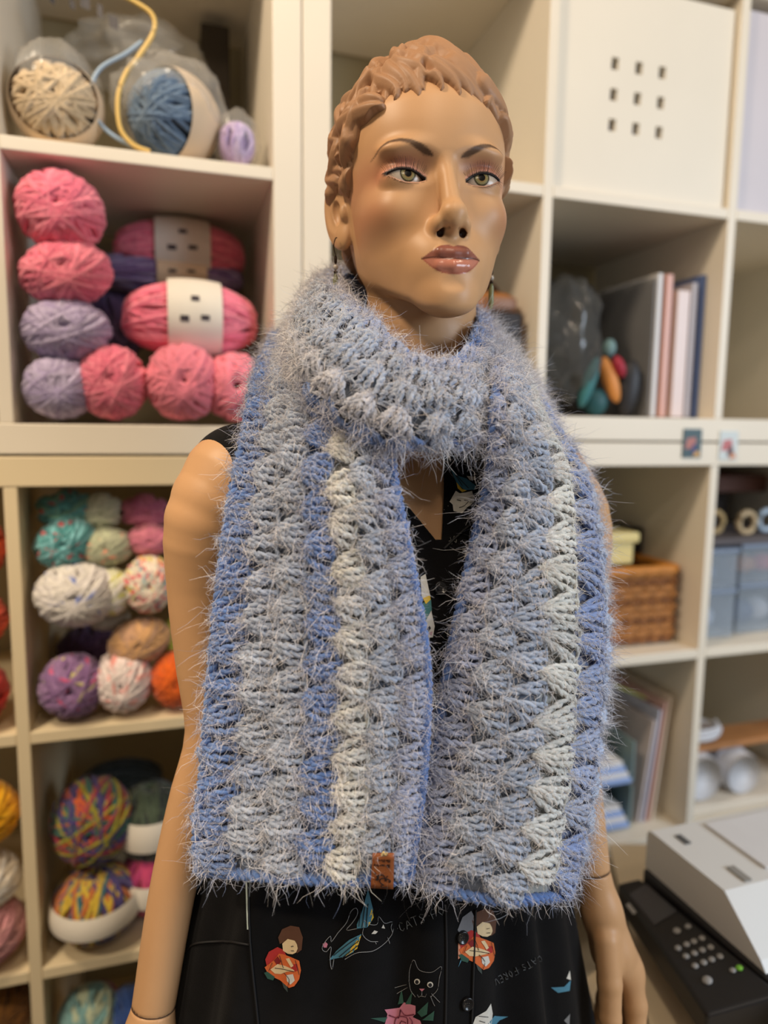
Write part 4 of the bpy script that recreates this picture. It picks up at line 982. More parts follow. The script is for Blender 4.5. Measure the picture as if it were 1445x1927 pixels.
# ------------------------------------------------------------------ yarn on the shelves
M_YB = mat('wound_yarn', (1, 1, 1), .85, .15, 160, .35, 900, attr=True, spec=.15, sheen=.25)
M_BAND = mat('paper_band', lin(226, 218, 204), .6, .03, 30)
M_KRAFT = mat('kraft_paper_band', lin(214, 190, 160), .65, .04, 30)
M_PRINT = mat('band_print', lin(60, 52, 58), .7)
M_PLASTIC = mat('clear_plastic_film', lin(214, 212, 206), .16, .05, 20, .5, 90, spec=.6, alpha=.24)
ry = np.random.default_rng(5)
def pxscale(c): return ((c - np.array([0, 0, H])) @ FW) / FPX
def yarn_ball(px, py, rx, ryp, d, cols, label, axis='view', depth=None, r=.0042, n=40, band=None, group=None, tilt=0., spec=None, cat='yarn', bandmat=None, prints=True, name='yarn_ball', floor=None, hole=.24):
    """wound ball: a core and strands laid around it; seen at (px, py) with half sizes rx, ryp"""
    cs = shit(px, py, d); k = pxscale(SH(cs)); a, b = rx * k, ryp * k
    hi_s = -OUT if cs[0] > -OUT - CELL - DIV / 2 else -OUT - CELL - DIV; lo_s = hi_s - CELL; a = min(a, CELL / 2 - .006)
    cs[0] = min(max(cs[0], lo_s + a * 1.06 + .003), hi_s - a * 1.06 - .003)
    fl_z = max(z for z in (ZL_TOP, ZL_UP, zlow(ZL0, 0), zlow(ZL0, 1), zlow(ZL0, 2), zlow(ZL0, 3)) if z <= cs[2]); cs[2] = min(max(cs[2], fl_z + b * 1.03 + .003), fl_z + CELL - b * 1.03 - .004)
    c = SH(cs)
    if floor is not None: c[2] = floor + b * 1.03 + .002
    dp = depth if depth else (a + b) / 2
    eS, eD, eZ = np.array([SCS, SSN, 0]), np.array([-SSN, SCS, 0]), np.array([0, 0, 1.])
    ct, st = math.cos(tilt), math.sin(tilt)
    e1, e3 = eS * ct + eZ * st, eZ * ct - eS * st
    if axis == 'view': ax, u1, u2, ra, r1, r2 = -eD, e1, e3, dp, a, b
    elif axis == 'side': ax, u1, u2, ra, r1, r2 = e1, -eD, e3, a, dp, b
    else: ax, u1, u2, ra, r1, r2 = e3, e1, -eD, b, a, dp
    if axis == 'skew':
        ax = np.array(-eS * .72 - eD * .62 - eZ * .10); ax /= np.linalg.norm(ax); u1 = np.cross(ax, eZ); u1 /= np.linalg.norm(u1); u2 = np.cross(u1, ax); u2 = u2 if u2[2] > 0 else -u2; ra, r1, r2 = dp, a, b
    root = thing(name, (c[0], c[1], c[2] - b), label, cat, group)
    m = MB(); M = np.stack([u1 * (r1 - r * .9), u2 * (r2 - r * .9), ax * (ra - r * .9)], 1)
    th = np.linspace(.02, PI - .02, 13); ph = np.arange(20) * 2 * PI / 20
    sp = np.stack([np.sin(th)[:, None] * np.cos(ph), np.sin(th)[:, None] * np.sin(ph), np.cos(th)[:, None] + 0 * ph], -1)
    dimple = 1 - .35 * np.exp(-(np.sin(th) / .35) ** 2)
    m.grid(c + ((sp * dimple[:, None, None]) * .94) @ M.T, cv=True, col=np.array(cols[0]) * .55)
    for i in range(n):
        fi = i * 2 * PI / n * (1 if i % 2 else 1) * 5 + ry.uniform(-.25, .25); de = ry.uniform(hole * .6, hole * 1.7)
        nv = np.array([math.cos(fi) * math.cos(de), math.sin(fi) * math.cos(de), math.sin(de)]); F = frame(nv, (0.3, .2, .9)); t = np.arange(26) * 2 * PI / 26
        w = .05 * np.sin(t + ry.uniform(0, 6)) + .03 * np.sin(2 * t + ry.uniform(0, 6))
        loop = np.cos(t)[:, None] * F[:, 0] + np.sin(t)[:, None] * F[:, 1] + w[:, None] * nv; loop /= np.linalg.norm(loop, axis=1)[:, None]
        loop *= (.97 + .05 * (i / n) + .02 * np.sin(t + fi))[:, None]
        dm = 1 - .16 * np.exp(-((loop[:, 0] ** 2 + loop[:, 1] ** 2) / .10)); path = c + (loop * dm[:, None]) @ M.T
        base = np.array(cols[int(ry.integers(len(cols)))]) * ry.uniform(.86, 1.1); C = np.tile(base, (26, 1))
        if spec is not None:
            hit_ = ry.random(26) < spec[0]; C[hit_] = np.array([spec[1][int(q)] for q in ry.integers(len(spec[1]), size=hit_.sum())]).reshape(-1, 3)
        m.tube(path, r, 5, True, col=C, flat=.8)
    m.build('winding', M_YB, root, color=True)
    if band:
        bl, off = band; s = np.linspace(-bl, bl, 7) + off; ph = np.linspace(0, 2 * PI, 49)[:-1]
        pr = np.sqrt(np.clip(1 - (s * .9) ** 2, .1, 1)) * 1.03 + .02
        G = np.array([[c + u1 * r1 * q * math.cos(p) + u2 * r2 * q * math.sin(p) + ax * ra * sv for p in ph] for sv, q in zip(s, pr)])
        bo = MB().grid(G, cv=True).build('label_band', bandmat or M_BAND, root)
        if prints:
            pa = {'side': math.pi * 0.0, 'view': -PI / 2, 'skew': math.radians(60), 'up': -PI / 2}[axis]
            for sv, dz, hw_, hh_ in ((-.40, -.12, .16, .07), (.35, -.08, .16, .06), (.0, .38, .15, .07)):
                P_ = []
                for q in (-1, 0, 1):
                    for z_ in (-1, 1):
                        sa = off + bl * (sv + q * hw_); pp = pa + dz + z_ * hh_; R_ = (math.sqrt(max(.1, 1 - (sa * .9) ** 2)) * 1.03 + .02) * 1.012
                        P_.append(c + u1 * r1 * R_ * math.cos(pp) + u2 * r2 * R_ * math.sin(pp) + ax * ra * sa)
                MB().add(P_, [(0, 1, 3, 2), (2, 3, 5, 4)]).build('print', M_PRINT, bo)
    return root
PINK, PINK2, LIL, LIL2 = lin(242, 138, 156), lin(232, 118, 142), lin(190, 178, 208), lin(168, 154, 190)
zf = ZL_UP + .002
g = 'pink and lilac yarn in the upper cube'
yarn_ball(95, 740, 66, 62, 0.031, [LIL, LIL2], 'lilac yarn ball in the bottom corner of the pink yarn cube', group=g, floor=zf, r=.0058, n=46)
yarn_ball(212, 728, 64, 72, 0.031, [PINK, PINK2], 'pink yarn ball lying end-on between the lilac ball and another pink ball', group=g, floor=zf, r=.0058, n=46)
yarn_ball(345, 730, 70, 74, 0.031, [PINK, PINK], 'pink yarn ball lying end-on above the bare shoulder', group=g, floor=zf, r=.0058, n=46)
yarn_ball(463, 738, 60, 66, 0.031, [PINK], 'pink yarn ball half hidden behind the scarf shoulder', group=g, floor=zf, r=.0058, n=40)
yarn_ball(125, 622, 80, 62, 0.036, [LIL, LIL2], 'lilac yarn ball resting on the lowest lilac ball', group=g, r=.0058, n=46)
yarn_ball(106, 512, 84, 62, 0.036, [PINK, PINK2], 'pink yarn ball with a central hole stacked on lilac yarn', group=g, r=.0058, n=46, tilt=.2)
yarn_ball(100, 396, 80, 76, 0.036, [PINK2, PINK], 'topmost pink yarn ball of the left pile', group=g, r=.0058, n=46, tilt=-.3)
yarn_ball(374, 602, 132, 70, 0.068, [PINK, PINK2], 'pink yarn skein with a bright paper band lying on pink balls', 'side', group=g, r=.005, n=44, band=(.36, .05), depth=.055)
yarn_ball(365, 520, 145, 40, 0.22, [LIL2, lin(120, 96, 140)], 'purple banded skein between two pink skeins', 'side', group=g, r=.005, n=34, band=(.30, .15), depth=.05, bandmat=M_KRAFT)
yarn_ball(354, 440, 128, 58, 0.215, [PINK2, PINK], 'pink yarn skein with a paper band on top of the purple one', 'side', group=g, r=.005, n=40, band=(.38, .03), depth=.05)
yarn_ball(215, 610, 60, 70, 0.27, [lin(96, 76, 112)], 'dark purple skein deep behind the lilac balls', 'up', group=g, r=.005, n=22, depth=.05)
# mixed yarn, first cube below
zf = zlow(ZL0, 0) + .002; g = 'mixed yarn balls in the cream cube'
W_, SAGE, TEA, DR = lin(226, 220, 212), lin(186, 190, 158), lin(96, 160, 162), lin(196, 112, 134)
yarn_ball(113, 1302, 62, 62, 0.031, [lin(150, 116, 158), lin(132, 98, 142)], 'purple yarn ball flecked with pink on the cube floor', group=g, floor=zf, r=.0055, n=34, spec=(.08, [lin(220, 90, 130), lin(200, 190, 120)]))
yarn_ball(232, 1292, 54, 62, 0.031, [lin(232, 214, 210), lin(236, 222, 216)], 'white yarn ball flecked with pale pink beside the purple ball', group=g, floor=zf, r=.005, n=36, spec=(.12, [lin(236, 160, 150)]))
yarn_ball(330, 1292, 46, 54, 0.031, [lin(226, 104, 34), lin(212, 92, 28)], 'orange yarn ball next to the arm', group=g, floor=zf, r=.005, n=32)
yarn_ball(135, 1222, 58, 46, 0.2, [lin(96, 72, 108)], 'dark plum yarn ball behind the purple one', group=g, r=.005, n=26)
yarn_ball(262, 1205, 58, 44, 0.041, [lin(206, 160, 112), lin(190, 150, 120)], 'peach and tan yarn ball above the white-pink one', group=g, r=.005, n=34, tilt=.3)
yarn_ball(328, 1200, 26, 42, 0.078, [lin(186, 196, 84)], 'lime yarn ball mostly hidden behind the arm', group=g, r=.005, n=24)
yarn_ball(108, 1118, 76, 64, 0.031, [W_, lin(216, 210, 206)], 'white yarn ball flecked with blue in the middle of the pile', group=g, r=.0055, n=46, spec=(.06, [lin(110, 130, 200)]))
yarn_ball(205, 1112, 44, 48, 0.036, [lin(230, 228, 190), lin(214, 210, 120), W_], 'white and yellow yarn ball beside the blue-flecked ball', group=g, r=.005, n=32)
yarn_ball(205, 1162, 38, 26, 0.078, [lin(196, 188, 170)], 'greyish cream yarn ball under the yellow one', group=g, r=.005, n=24)
yarn_ball(280, 1098, 47, 57, 0.031, [lin(232, 214, 196), lin(236, 226, 206)], 'confetti yarn ball with coral yellow and teal flecks', group=g, r=.0045, n=36, spec=(.4, [lin(240, 130, 120), lin(226, 206, 110), lin(120, 170, 180), lin(220, 100, 110)]))
yarn_ball(97, 1022, 58, 48, 0.046, [TEA, lin(70, 130, 132), lin(130, 190, 196)], 'teal yarn ball with red flecks, lower of the two teal ones', group=g, r=.005, n=34, spec=(.07, [lin(200, 50, 60)]), tilt=.4)
yarn_ball(95, 958, 56, 40, 0.078, [TEA, lin(80, 130, 128), lin(110, 150, 130)], 'teal yarn ball with red flecks, upper of the two teal ones', group=g, r=.005, n=30, spec=(.07, [lin(200, 50, 60)]))
yarn_ball(200, 1028, 50, 38, 0.046, [SAGE, lin(170, 172, 146)], 'sage yarn ball with a peach fleck above the yellow ball', group=g, r=.005, n=32, spec=(.03, [lin(240, 150, 120)]))
yarn_ball(188, 962, 44, 38, 0.078, [lin(206, 204, 176), SAGE], 'pale sage yarn ball at the top of the pile', group=g, r=.005, n=30)
yarn_ball(272, 962, 46, 36, 0.078, [DR, lin(180, 96, 122)], 'dusty pink yarn ball under the cube top', group=g, r=.005, n=30)
yarn_ball(282, 1015, 42, 32, 0.046, [lin(206, 124, 140), DR], 'dusty pink yarn ball resting on the confetti ball', group=g, r=.005, n=30)
# second cube below
zf = zlow(ZL0, 1) + .002; g = 'rainbow yarn in the dark cube'
RB = [lin(150, 60, 70), lin(60, 100, 90), lin(150, 140, 50), lin(70, 60, 110), lin(190, 90, 50)]
yarn_ball(168, 1702, 78, 66, 0.046, [lin(190, 110, 60), lin(200, 170, 60), lin(60, 110, 120), lin(70, 60, 110)], 'rainbow yarn skein with a white paper band on the cube floor', 'up', group=g, floor=zf, r=.004, n=46, band=(.30, .10), depth=.07, prints=True)
yarn_ball(152, 1545, 74, 84, 0.068, RB, 'rainbow yarn ball stacked on the banded rainbow skein', group=g, r=.004, n=56, depth=.06)
yarn_ball(285, 1688, 52, 66, 0.078, [lin(190, 70, 110), lin(170, 60, 110)], 'magenta yarn skein with white band beside the rainbow skein', 'up', group=g, floor=zf, r=.004, n=40, band=(.30, .08), depth=.06)
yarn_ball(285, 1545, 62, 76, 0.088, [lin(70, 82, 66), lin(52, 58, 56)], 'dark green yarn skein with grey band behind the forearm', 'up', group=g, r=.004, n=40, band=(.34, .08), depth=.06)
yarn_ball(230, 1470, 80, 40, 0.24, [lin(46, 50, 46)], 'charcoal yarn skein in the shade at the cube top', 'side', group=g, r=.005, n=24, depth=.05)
# third cube
zf = zlow(ZL0, 2) + .002; g = 'yarn in the lowest cube'
yarn_ball(160, 1925, 58, 70, 0.046, [lin(176, 186, 160), lin(120, 160, 160)], 'pale green and teal yarn ball in the bottom cube', group=g, r=.005, n=34)
yarn_ball(245, 1925, 46, 72, 0.046, [lin(60, 88, 150), lin(50, 76, 136)], 'blue yarn ball in the bottom cube beside the wrist', group=g, r=.005, n=34)
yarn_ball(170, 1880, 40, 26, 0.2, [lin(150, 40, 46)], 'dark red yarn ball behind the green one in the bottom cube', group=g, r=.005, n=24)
# column at the picture edge
g = 'yarn in the outer column'
yarn_ball(-52, 1290, 62, 66, 0.031, [lin(206, 66, 58), lin(186, 52, 50)], 'red yarn ball low in the outer cube', group=g, floor=zlow(ZL0, 0) + .002, r=.0055, n=32)
yarn_ball(-56, 1165, 64, 62, 0.036, [lin(222, 96, 60), lin(206, 80, 56)], 'coral yarn ball above the red one in the outer cube', group=g, r=.0055, n=32)
yarn_ball(-54, 1030, 66, 70, 0.036, [lin(216, 84, 34), lin(200, 76, 36)], 'burnt orange yarn ball at the top of the outer cube', group=g, r=.0055, n=32)
zf = zlow(ZL0, 1) + .002
yarn_ball(-20, 1780, 66, 66, 0.031, [lin(214, 156, 156), lin(196, 136, 140)], 'dusty rose yarn ball at the bottom of the outer cube', group=g, floor=zf, r=.0055, n=32)
yarn_ball(-28, 1655, 62, 58, 0.036, [W_, lin(226, 214, 196)], 'cream yarn ball between the rose and yellow balls', group=g, r=.0055, n=32)
yarn_ball(-28, 1530, 64, 62, 0.036, [lin(240, 180, 30), lin(226, 160, 20)], 'yellow yarn ball at the picture edge', group=g, r=.0055, n=32)
yarn_ball(-10, 1905, 66, 60, 0.068, [lin(120, 80, 36)], 'brown yarn ball in the bottom cube at the picture edge', group=g, r=.0055, n=26)
# ---- plastic-wrapped yarn in the top cube
def film_bag(root, c, rad, seed, name='plastic_bag', rough=.12, m=None, top=None):
    r_ = np.random.default_rng(seed); nu, nv = 56, 34; th = np.linspace(.03, PI - .03, nv); ph = np.arange(nu) * 2 * PI / nu
    P = np.stack([np.sin(th)[:, None] * np.cos(ph), np.sin(th)[:, None] * np.sin(ph), np.cos(th)[:, None] + 0 * ph], -1)
    k = np.array([[mnoise.noise(Vector(p * 2.6) + Vector((seed, 0, 0))) + .6 * abs(mnoise.noise(Vector(p * 6) + Vector((0, seed, 0)))) for p in row] for row in P])
    P = P * (1 + rough * 1.6 * k)[..., None] * np.asarray(rad)
    eS, eD = np.array([SCS, SSN, 0]), np.array([-SSN, SCS, 0]); Wd = c + P[..., :1] * eS + P[..., 1:2] * eD + P[..., 2:] * np.array([0, 0, 1.])
    return MB().grid(Wd, cv=True).build(name, m or M_PLASTIC, root)
zt = ZL_TOP + .002; g = 'yarn in clear plastic bags'
t = yarn_ball(102, 192, 80, 76, 0.046, [lin(206, 184, 152), lin(190, 168, 136)], 'beige yarn skein in a crumpled clear plastic bag', 'view', group=g, r=.005, n=36, floor=zt, name='bagged_yarn', band=(.5, 0), bandmat=M_KRAFT, prints=False)
c = SH(shit(108, 176, .065)); c[2] = max(c[2], zt + .072); film_bag(t, c, (.054, .056, .060), 3, rough=.07)
t = yarn_ball(325, 212, 76, 80, 0.046, [lin(108, 128, 150), lin(90, 110, 134)], 'slate blue yarn skein with wide kraft label in a zip bag', 'skew', group=g, r=.0045, n=44, band=(.62, -.35), bandmat=M_KRAFT, depth=.062, name='bagged_yarn', floor=zt)
c = SH(shit(322, 205, .065)); c[2] = max(c[2], zt + .072); film_bag(t, c, (.074, .066, .064), 8, rough=.1)
def px_tube(pts, d, r, name, m, root):
    MB().tube(np.array([SH(shit(p[0], p[1], d)) for p in bez(*pts)]), r, 6).build(name, m, root)
px_tube([(205, -20), (250, 2), (286, 28), (289, 60), (262, 105), (236, 140), (222, 185), (226, 240), (250, 272), (282, 286)], .022, .0032, 'zip_edge', mat('yellow_zip', lin(222, 186, 108), .4), t)
px_tube([(268, 78), (235, 102), (190, 128), (172, 165), (176, 210), (200, 245), (240, 270), (280, 284)], .028, .0028, 'zip_edge', mat('blue_zip', lin(150, 170, 190), .4), t)
t = yarn_ball(445, 262, 36, 42, 0.036, [lin(176, 156, 196), lin(196, 180, 212)], 'small lilac yarn skein in clear film by the post', 'up', group=g, r=.004, n=30, floor=zt, name='bagged_yarn')
c = SH(shit(445, 258, .05)); c[2] = zt + .042; film_bag(t, c, (.032, .034, .040), 5, rough=.08)
# an empty printed bag lying over the wrapped yarn
c = SH([-.215, .20, 0]); c[2] = zt + .200; t = thing('plastic_bag', (c[0], c[1], zt), 'loose printed plastic bag slumped over the beige skein', 'bag', g)
fb_ = film_bag(t, c, (.095, .07, .048), 14, 'film', .12)
for i, (px, py, w_, h_) in enumerate([(136, 8, 5, 8), (160, 4, 9, 12), (188, 20, 5, 12), (214, 42, 9, 12), (98, 0, 5, 6)]):
    q = [SH(shit(px + a * w_, py + b_ * h_ + a * 4, .105)) for a, b_ in ((-1, -1), (1, -1), (1, 1), (-1, 1))]
    MB().add(q, [(0, 1, 2, 3)]).build('print', mat('bag_print', lin(80, 76, 76), .6) if i == 0 else bpy.data.materials['bag_print'], fb_)
M_DARK = mat('dark_card', lin(62, 54, 44), .7, .1, 30)
s0 = shit(378, 128, .30); s1 = shit(430, 62, .30)
bx = MB().box((s0[0], .28, zt), (s1[0], .35, s1[2]), SH, .003).build('storage_box', M_DARK, smooth=False); tag(bx, 'tall dark box at the back of the top cube', 'box')
# ------------------------------------------------------------------ things on the shelves behind the mannequin
M_OFFW = mat('white_plastic', lin(228, 226, 220), .4, .02, 10)
def sbox(name, m, lo, hi, label, cat, bev=.003, group=None):
    o = MB().box(lo, hi, SH, bev).build(name, m, None, smooth=False, origin=SH([(lo[0] + hi[0]) / 2, (lo[1] + hi[1]) / 2, lo[2]])); return tag(o, label, cat, group)
# insert with nine square holes
M_INS = mat('insert_white', lin(230, 222, 206), .45, .02, 8)
s0 = SC0(1); zt = ZR_TOP + .002
def insert(s0, label, holes, m, hgt):
    t = thing('shelf_insert', SH([s0 + CELL / 2, .015, zt]), label, 'insert', 'inserts in the upper cubes')
    xs = [s0 + .004]; zs = [zt + .001]
    if holes:
        hx = [shit(px, 187, .014)[0] for px in (1153, 1198, 1242)]; hz = [shit(1198, py, .014)[2] for py in (244, 187, 129)]
        for q in hx: xs += [q - .0066, q + .0066]
        for q in hz: zs += [q - .0092, q + .0092]
    xs.append(s0 + CELL - .004); zs.append(zt + hgt); pan = MB()
    for i in range(len(xs) - 1):
        for j in range(len(zs) - 1):
            if holes and i % 2 == 1 and j % 2 == 1: continue
            pan.box((xs[i], .012, zs[j]), (xs[i + 1], .026, zs[j + 1]), SH)
    pan.build('front_panel', m, t, smooth=False)
    b = MB()
    for lo, hi in (((s0 + .004, .026, zt + .001), (s0 + .016, .36, zt + hgt)), ((s0 + CELL - .016, .026, zt + .001), (s0 + CELL - .004, .36, zt + hgt)), ((s0 + .016, .026, zt + .001), (s0 + CELL - .016, .36, zt + .012)), ((s0 + .016, .35, zt + .012), (s0 + CELL - .016, .36, zt + hgt)), ((s0 + .016, .026, zt + hgt - .008), (s0 + CELL - .016, .35, zt + hgt))):
        b.box(lo, hi, SH)
    b.build('drawer_box', m, t, smooth=False); return t
insert(SC0(1), 'cream shelf insert with nine square finger holes', True, M_INS, .312)
sb = sbox('folded_cloth', mat('purple_cloth', lin(96, 84, 170), .8, .2, 40), (SC0(1) + .06, .06, zt + .014), (SC0(1) + .27, .30, shit(1198, 244, .1)[2] + .004), 'purple cloth inside the holed insert', 'cloth', .01)
insert(SC0(2), 'grey lilac insert front at the upper picture corner', False, mat('insert_lilac', lin(206, 200, 206), .45, .03, 8), .318)
# brown bag with a dark front pocket
zf = ZR_UP + .002
M_LEA = mat('brown_leather', lin(150, 96, 48), .5, .15, 30, .1, 300); M_LDK = mat('dark_leather', lin(34, 30, 34), .55, .1, 40)
a0 = shit(880, 700, .03); a1 = shit(1000, 535, .03); a1[0] = min(a1[0], SC0(0) + CELL + .004)
t = thing('handbag', SH([(a0[0] + a1[0]) / 2, .09, zf]), 'brown leather bag with black front pocket beside the jaw', 'bag')
MB().box((a0[0] - .05, .04, zf), (a1[0] - .012, .15, a1[2] - .01), SH, .02).build('body', M_LEA, t)
MB().box((a0[0] + .03, .026, zf + .004), (a1[0] - .014, .040, a1[2] - .045), SH, .006).build('front_pocket', M_LDK, t)
q = [SH([a0[0] + .02 + (a1[0] - a0[0] - .04) * u, (.095), a1[2] - .02 + .03 * math.sin(PI * u)]) for u in np.linspace(0, 1, 16)]; MB().tube(np.array(q), .008, 8).build('handle', mat('dark_brown_leather', lin(70, 40, 24), .5), t)
MB().box((a0[0] + .034, .034, a1[2] - .042), (a1[0] - .022, .040, a1[2] - .022), SH, .004).build('flap_trim', mat('taupe_leather', lin(140, 104, 84), .5), t)
# clear bag of craft bits and folders in the next cube
zf = ZR_UP + .002; s0 = SC0(1)
t = thing('plastic_bag', SH([s0 + .10, .14, zf]), 'grey clear plastic bag of craft bits under the holed insert', 'bag')
c = SH([s0 + .085, .085, zf + .128]); film_bag(t, c, (.058, .060, .102), 21, 'film', .13, mat('grey_film', lin(96, 96, 94), .14, .1, 20, .4, 80, spec=.7, alpha=.45))
cc = [lin(60, 120, 124), lin(214, 140, 70), lin(34, 84, 88), lin(160, 40, 60), lin(40, 38, 40), lin(120, 150, 150)]
for i, (px, py, rx_, rz_, tl) in enumerate([(1108, 720, .012, .045, .3), (1148, 715, .014, .042, -.35), (1120, 765, .022, .024, 0), (1165, 690, .010, .020, -.4), (1182, 735, .022, .050, .1), (1146, 655, .012, .016, 0)]):
    p = SH(shit(px, py, .050 + .01 * (i % 3))); p[2] = max(p[2], zf + rz_); MB().ellipsoid(p, (rx_, .012, rz_), 12, 8, rotm('Y', tl), ).build('craft_bit', mat('craft_bit_colour', cc[i], .5), t)
t2 = sbox('dark_pouch', mat('black_nylon', lin(50, 46, 42), .7, .15, 30, .2, 200), (s0 + .008, .17, zf), (s0 + .20, .36, zf + .25), 'dark nylon pouch in the corner behind the clear bag', 'pouch', .015)
def folder(px0, px1, top, col, label, d0, alpha=1., lean=0.):
    a = shit(px0, 780, d0)[0]; b_ = shit(px1, 780, d0)[0]; z1 = shit((px0 + px1) / 2, top, d0)[2]
    V = MB().box((a, d0, zf), (b_, d0 + .22, z1), None, .0015)
    o = MB(); P, Q_, T_, _ = V.arrays(); P[:, 0] += (P[:, 2] - zf) * lean; o.add(SH(P), Q_, T_); r_ = o.build('folder', mat('folder_sheet', lin(*col), .35, .04, 20, spec=.5, alpha=alpha), None, smooth=False, origin=SH([(a + b_) / 2, d0 + .1, zf])); tag(r_, label, 'folder', 'folders standing in the cube')
folder(1217, 1221, 520, (120, 120, 122), 'clear sleeve folder standing next to the grey bag', .04, .45)
folder(1224, 1233, 512, (206, 202, 200), 'pale grey folder standing second from the bag', .04)
folder(1240, 1252, 514, (206, 150, 130), 'salmon folder in the row of standing folders', .04)
folder(1262, 1285, 545, (216, 196, 190), 'wide blush folder in the row of standing folders', .04)
folder(1288, 1298, 530, (176, 172, 180), 'grey lilac folder beside the blush one', .04)
folder(1306, 1313, 515, (92, 112, 160), 'blue folder leaning at the cube side', .04)
# little pictures stuck across the joint of the shelf units
for i, (px, py, cols) in enumerate([(1301, 834, ((60, 84, 90), (176, 110, 100), (62, 64, 110), (206, 160, 90))), (1369, 838, ((206, 214, 214), (190, 110, 112), (96, 66, 70), (214, 150, 110)))]):
    a = shit(px - 17, py, 0); b_ = shit(px + 17, py, 0); z0 = shit(px, py + 27, 0)[2]; z1 = shit(px, py - 27, 0)[2]
    t = thing('picture_magnet', SH([(a[0] + b_[0]) / 2, -.001, z0]), ('small photo sticker with dark top on the shelf joint', 'small photo sticker with pale top on the shelf joint')[i], 'sticker', 'photo stickers on the shelf joint')
    MB().box((a[0], -.0022, z0), (b_[0], -.0004, z1), SH).build('card', mat('sticker_card', lin(*cols[0]), .4), t, smooth=False)
    w_ = b_[0] - a[0]; h_ = z1 - z0
    for j, (u0, u1, v0, v1) in enumerate(((.1, .75, .30, .72), (.42, .8, .12, .5), (.55, .95, 0.02, .25))):
        P = [SH([a[0] + w_ * u, -.0025 - .0002 * j, z0 + h_ * v]) for u, v in ((u0, v0), (u1, v0 + .05), (u1 - .1, v1), (u0 + .1, v1 - .05))]
        MB().add(P, [(0, 1, 2, 3)]).build('print', mat('sticker_print', lin(*cols[j + 1]), .4), t, smooth=False)
# wicker basket, cream box, black device
zf = zlow(ZR0, 0) + .002
M_WICK = mat('wicker', lin(168, 112, 58), .6, .2, 90, .2, 300); M_WICK2 = mat('wicker_dark', lin(126, 78, 38), .65, .2, 90)
b0 = shit(1090, 1215, .05)[0]; b1 = shit(1284, 1215, .05)[0]; zb1 = shit(1290, 1066, .05)[2]; b0 = SC0(1) + .017; b1 = min(b1, SC0(1) + CELL - .016)
t = thing('wicker_basket', SH([(b0 + b1) / 2, .18, zf]), 'brown wicker basket with cream box on its rim', 'basket')
D0, D1 = .05, .32
core = MB()
for lo, hi in (((b0 + .006, D0 + .006, zf), (b1 - .006, D0 + .010, zb1 - .01)), ((b0 + .006, D1 - .01, zf), (b1 - .006, D1 - .006, zb1 - .01)), ((b1 - .010, D0 + .01, zf), (b1 - .006, D1 - .01, zb1 - .01)), ((b0 + .006, D0 + .01, zf), (b0 + .01, D1 - .01, zb1 - .01)), ((b0 + .01, D0 + .01, zf), (b1 - .01, D1 - .01, zf + .006))): core.box(lo, hi, SH)
core.build('lining', M_WICK2, t, smooth=False)
def ringpath(z, ph, n=96):
    per = [(b0, D0), (b1, D0), (b1, D1), (b0, D1), (b0, D0)]; L = np.r_[0, np.cumsum([math.dist(per[i], per[i + 1]) for i in range(4)])]
    q = np.linspace(0, L[-1], n, endpoint=False); x = np.interp(q, L, [p[0] for p in per]); y = np.interp(q, L, [p[1] for p in per])
    w = .0028 * np.sin(q / .034 * 2 * PI + ph); sx = np.where((y <= D0 + 1e-6), 0, np.where(x >= b1 - 1e-6, 1, np.where(y >= D1 - 1e-6, 0, -1))); sy = np.where(y <= D0 + 1e-6, -1, np.where(x >= b1 - 1e-6, 0, np.where(y >= D1 - 1e-6, 1, 0)))
    return SH(np.stack([x + w * sx, y + w * sy, np.full(n, z)], -1))
nr = 11
for r_ in range(nr):
    MB().tube(ringpath(zf + .008 + r_ * (zb1 - zf - .022) / (nr - 1), r_ * PI), .0052, 6, True, flat=1.15).build('weaver', M_WICK if r_ % 3 else M_WICK2, t)
for k in range(11):
    x = b0 + (b1 - b0) * (k + .5) / 11; MB().tube(np.array([SH([x, D0 - .001, zf + .002]), SH([x, D0 - .001, zb1 - .008])]), .0035, 6).build('stake', M_WICK, t)
MB().tube(ringpath(zb1 - .004, 0), .0095, 8, True).build('rim', mat('wicker_rim', lin(190, 124, 52), .55, .15, 60), t)
c0 = max(SC0(1) + .008, shit(1040, 1050, .06)[0]); c1 = shit(1200, 1050, .06)[0]; zc = zb1 + .007
t = thing('storage_box', SH([(c0 + c1) / 2, .15, zc]), 'pale yellow lidded box on the wicker basket', 'box')
M_YBOX = mat('cream_plastic', lin(222, 204, 140), .4, .03, 10)
MB().box((c0 + .006, .062, zc), (c1 - .008, .26, zc + .040), SH, .004).build('body', M_YBOX, t, smooth=False); MB().box((c0, .055, zc + .040), (c1, .27, zc + .060), SH, .005).build('lid', M_YBOX, t, smooth=False)
q0 = shit(1207, 1040, .16)[0]; q1 = min(shit(1245, 1040, .16)[0], SC0(1) + CELL - .008); q0 = min(q0, q1 - .045)
sbox('black_case', mat('black_plastic', lin(28, 28, 30), .4), (q0, .16, zc), (q1, .26, zc + .052), 'small black case on the basket behind the yellow box', 'case', .004)
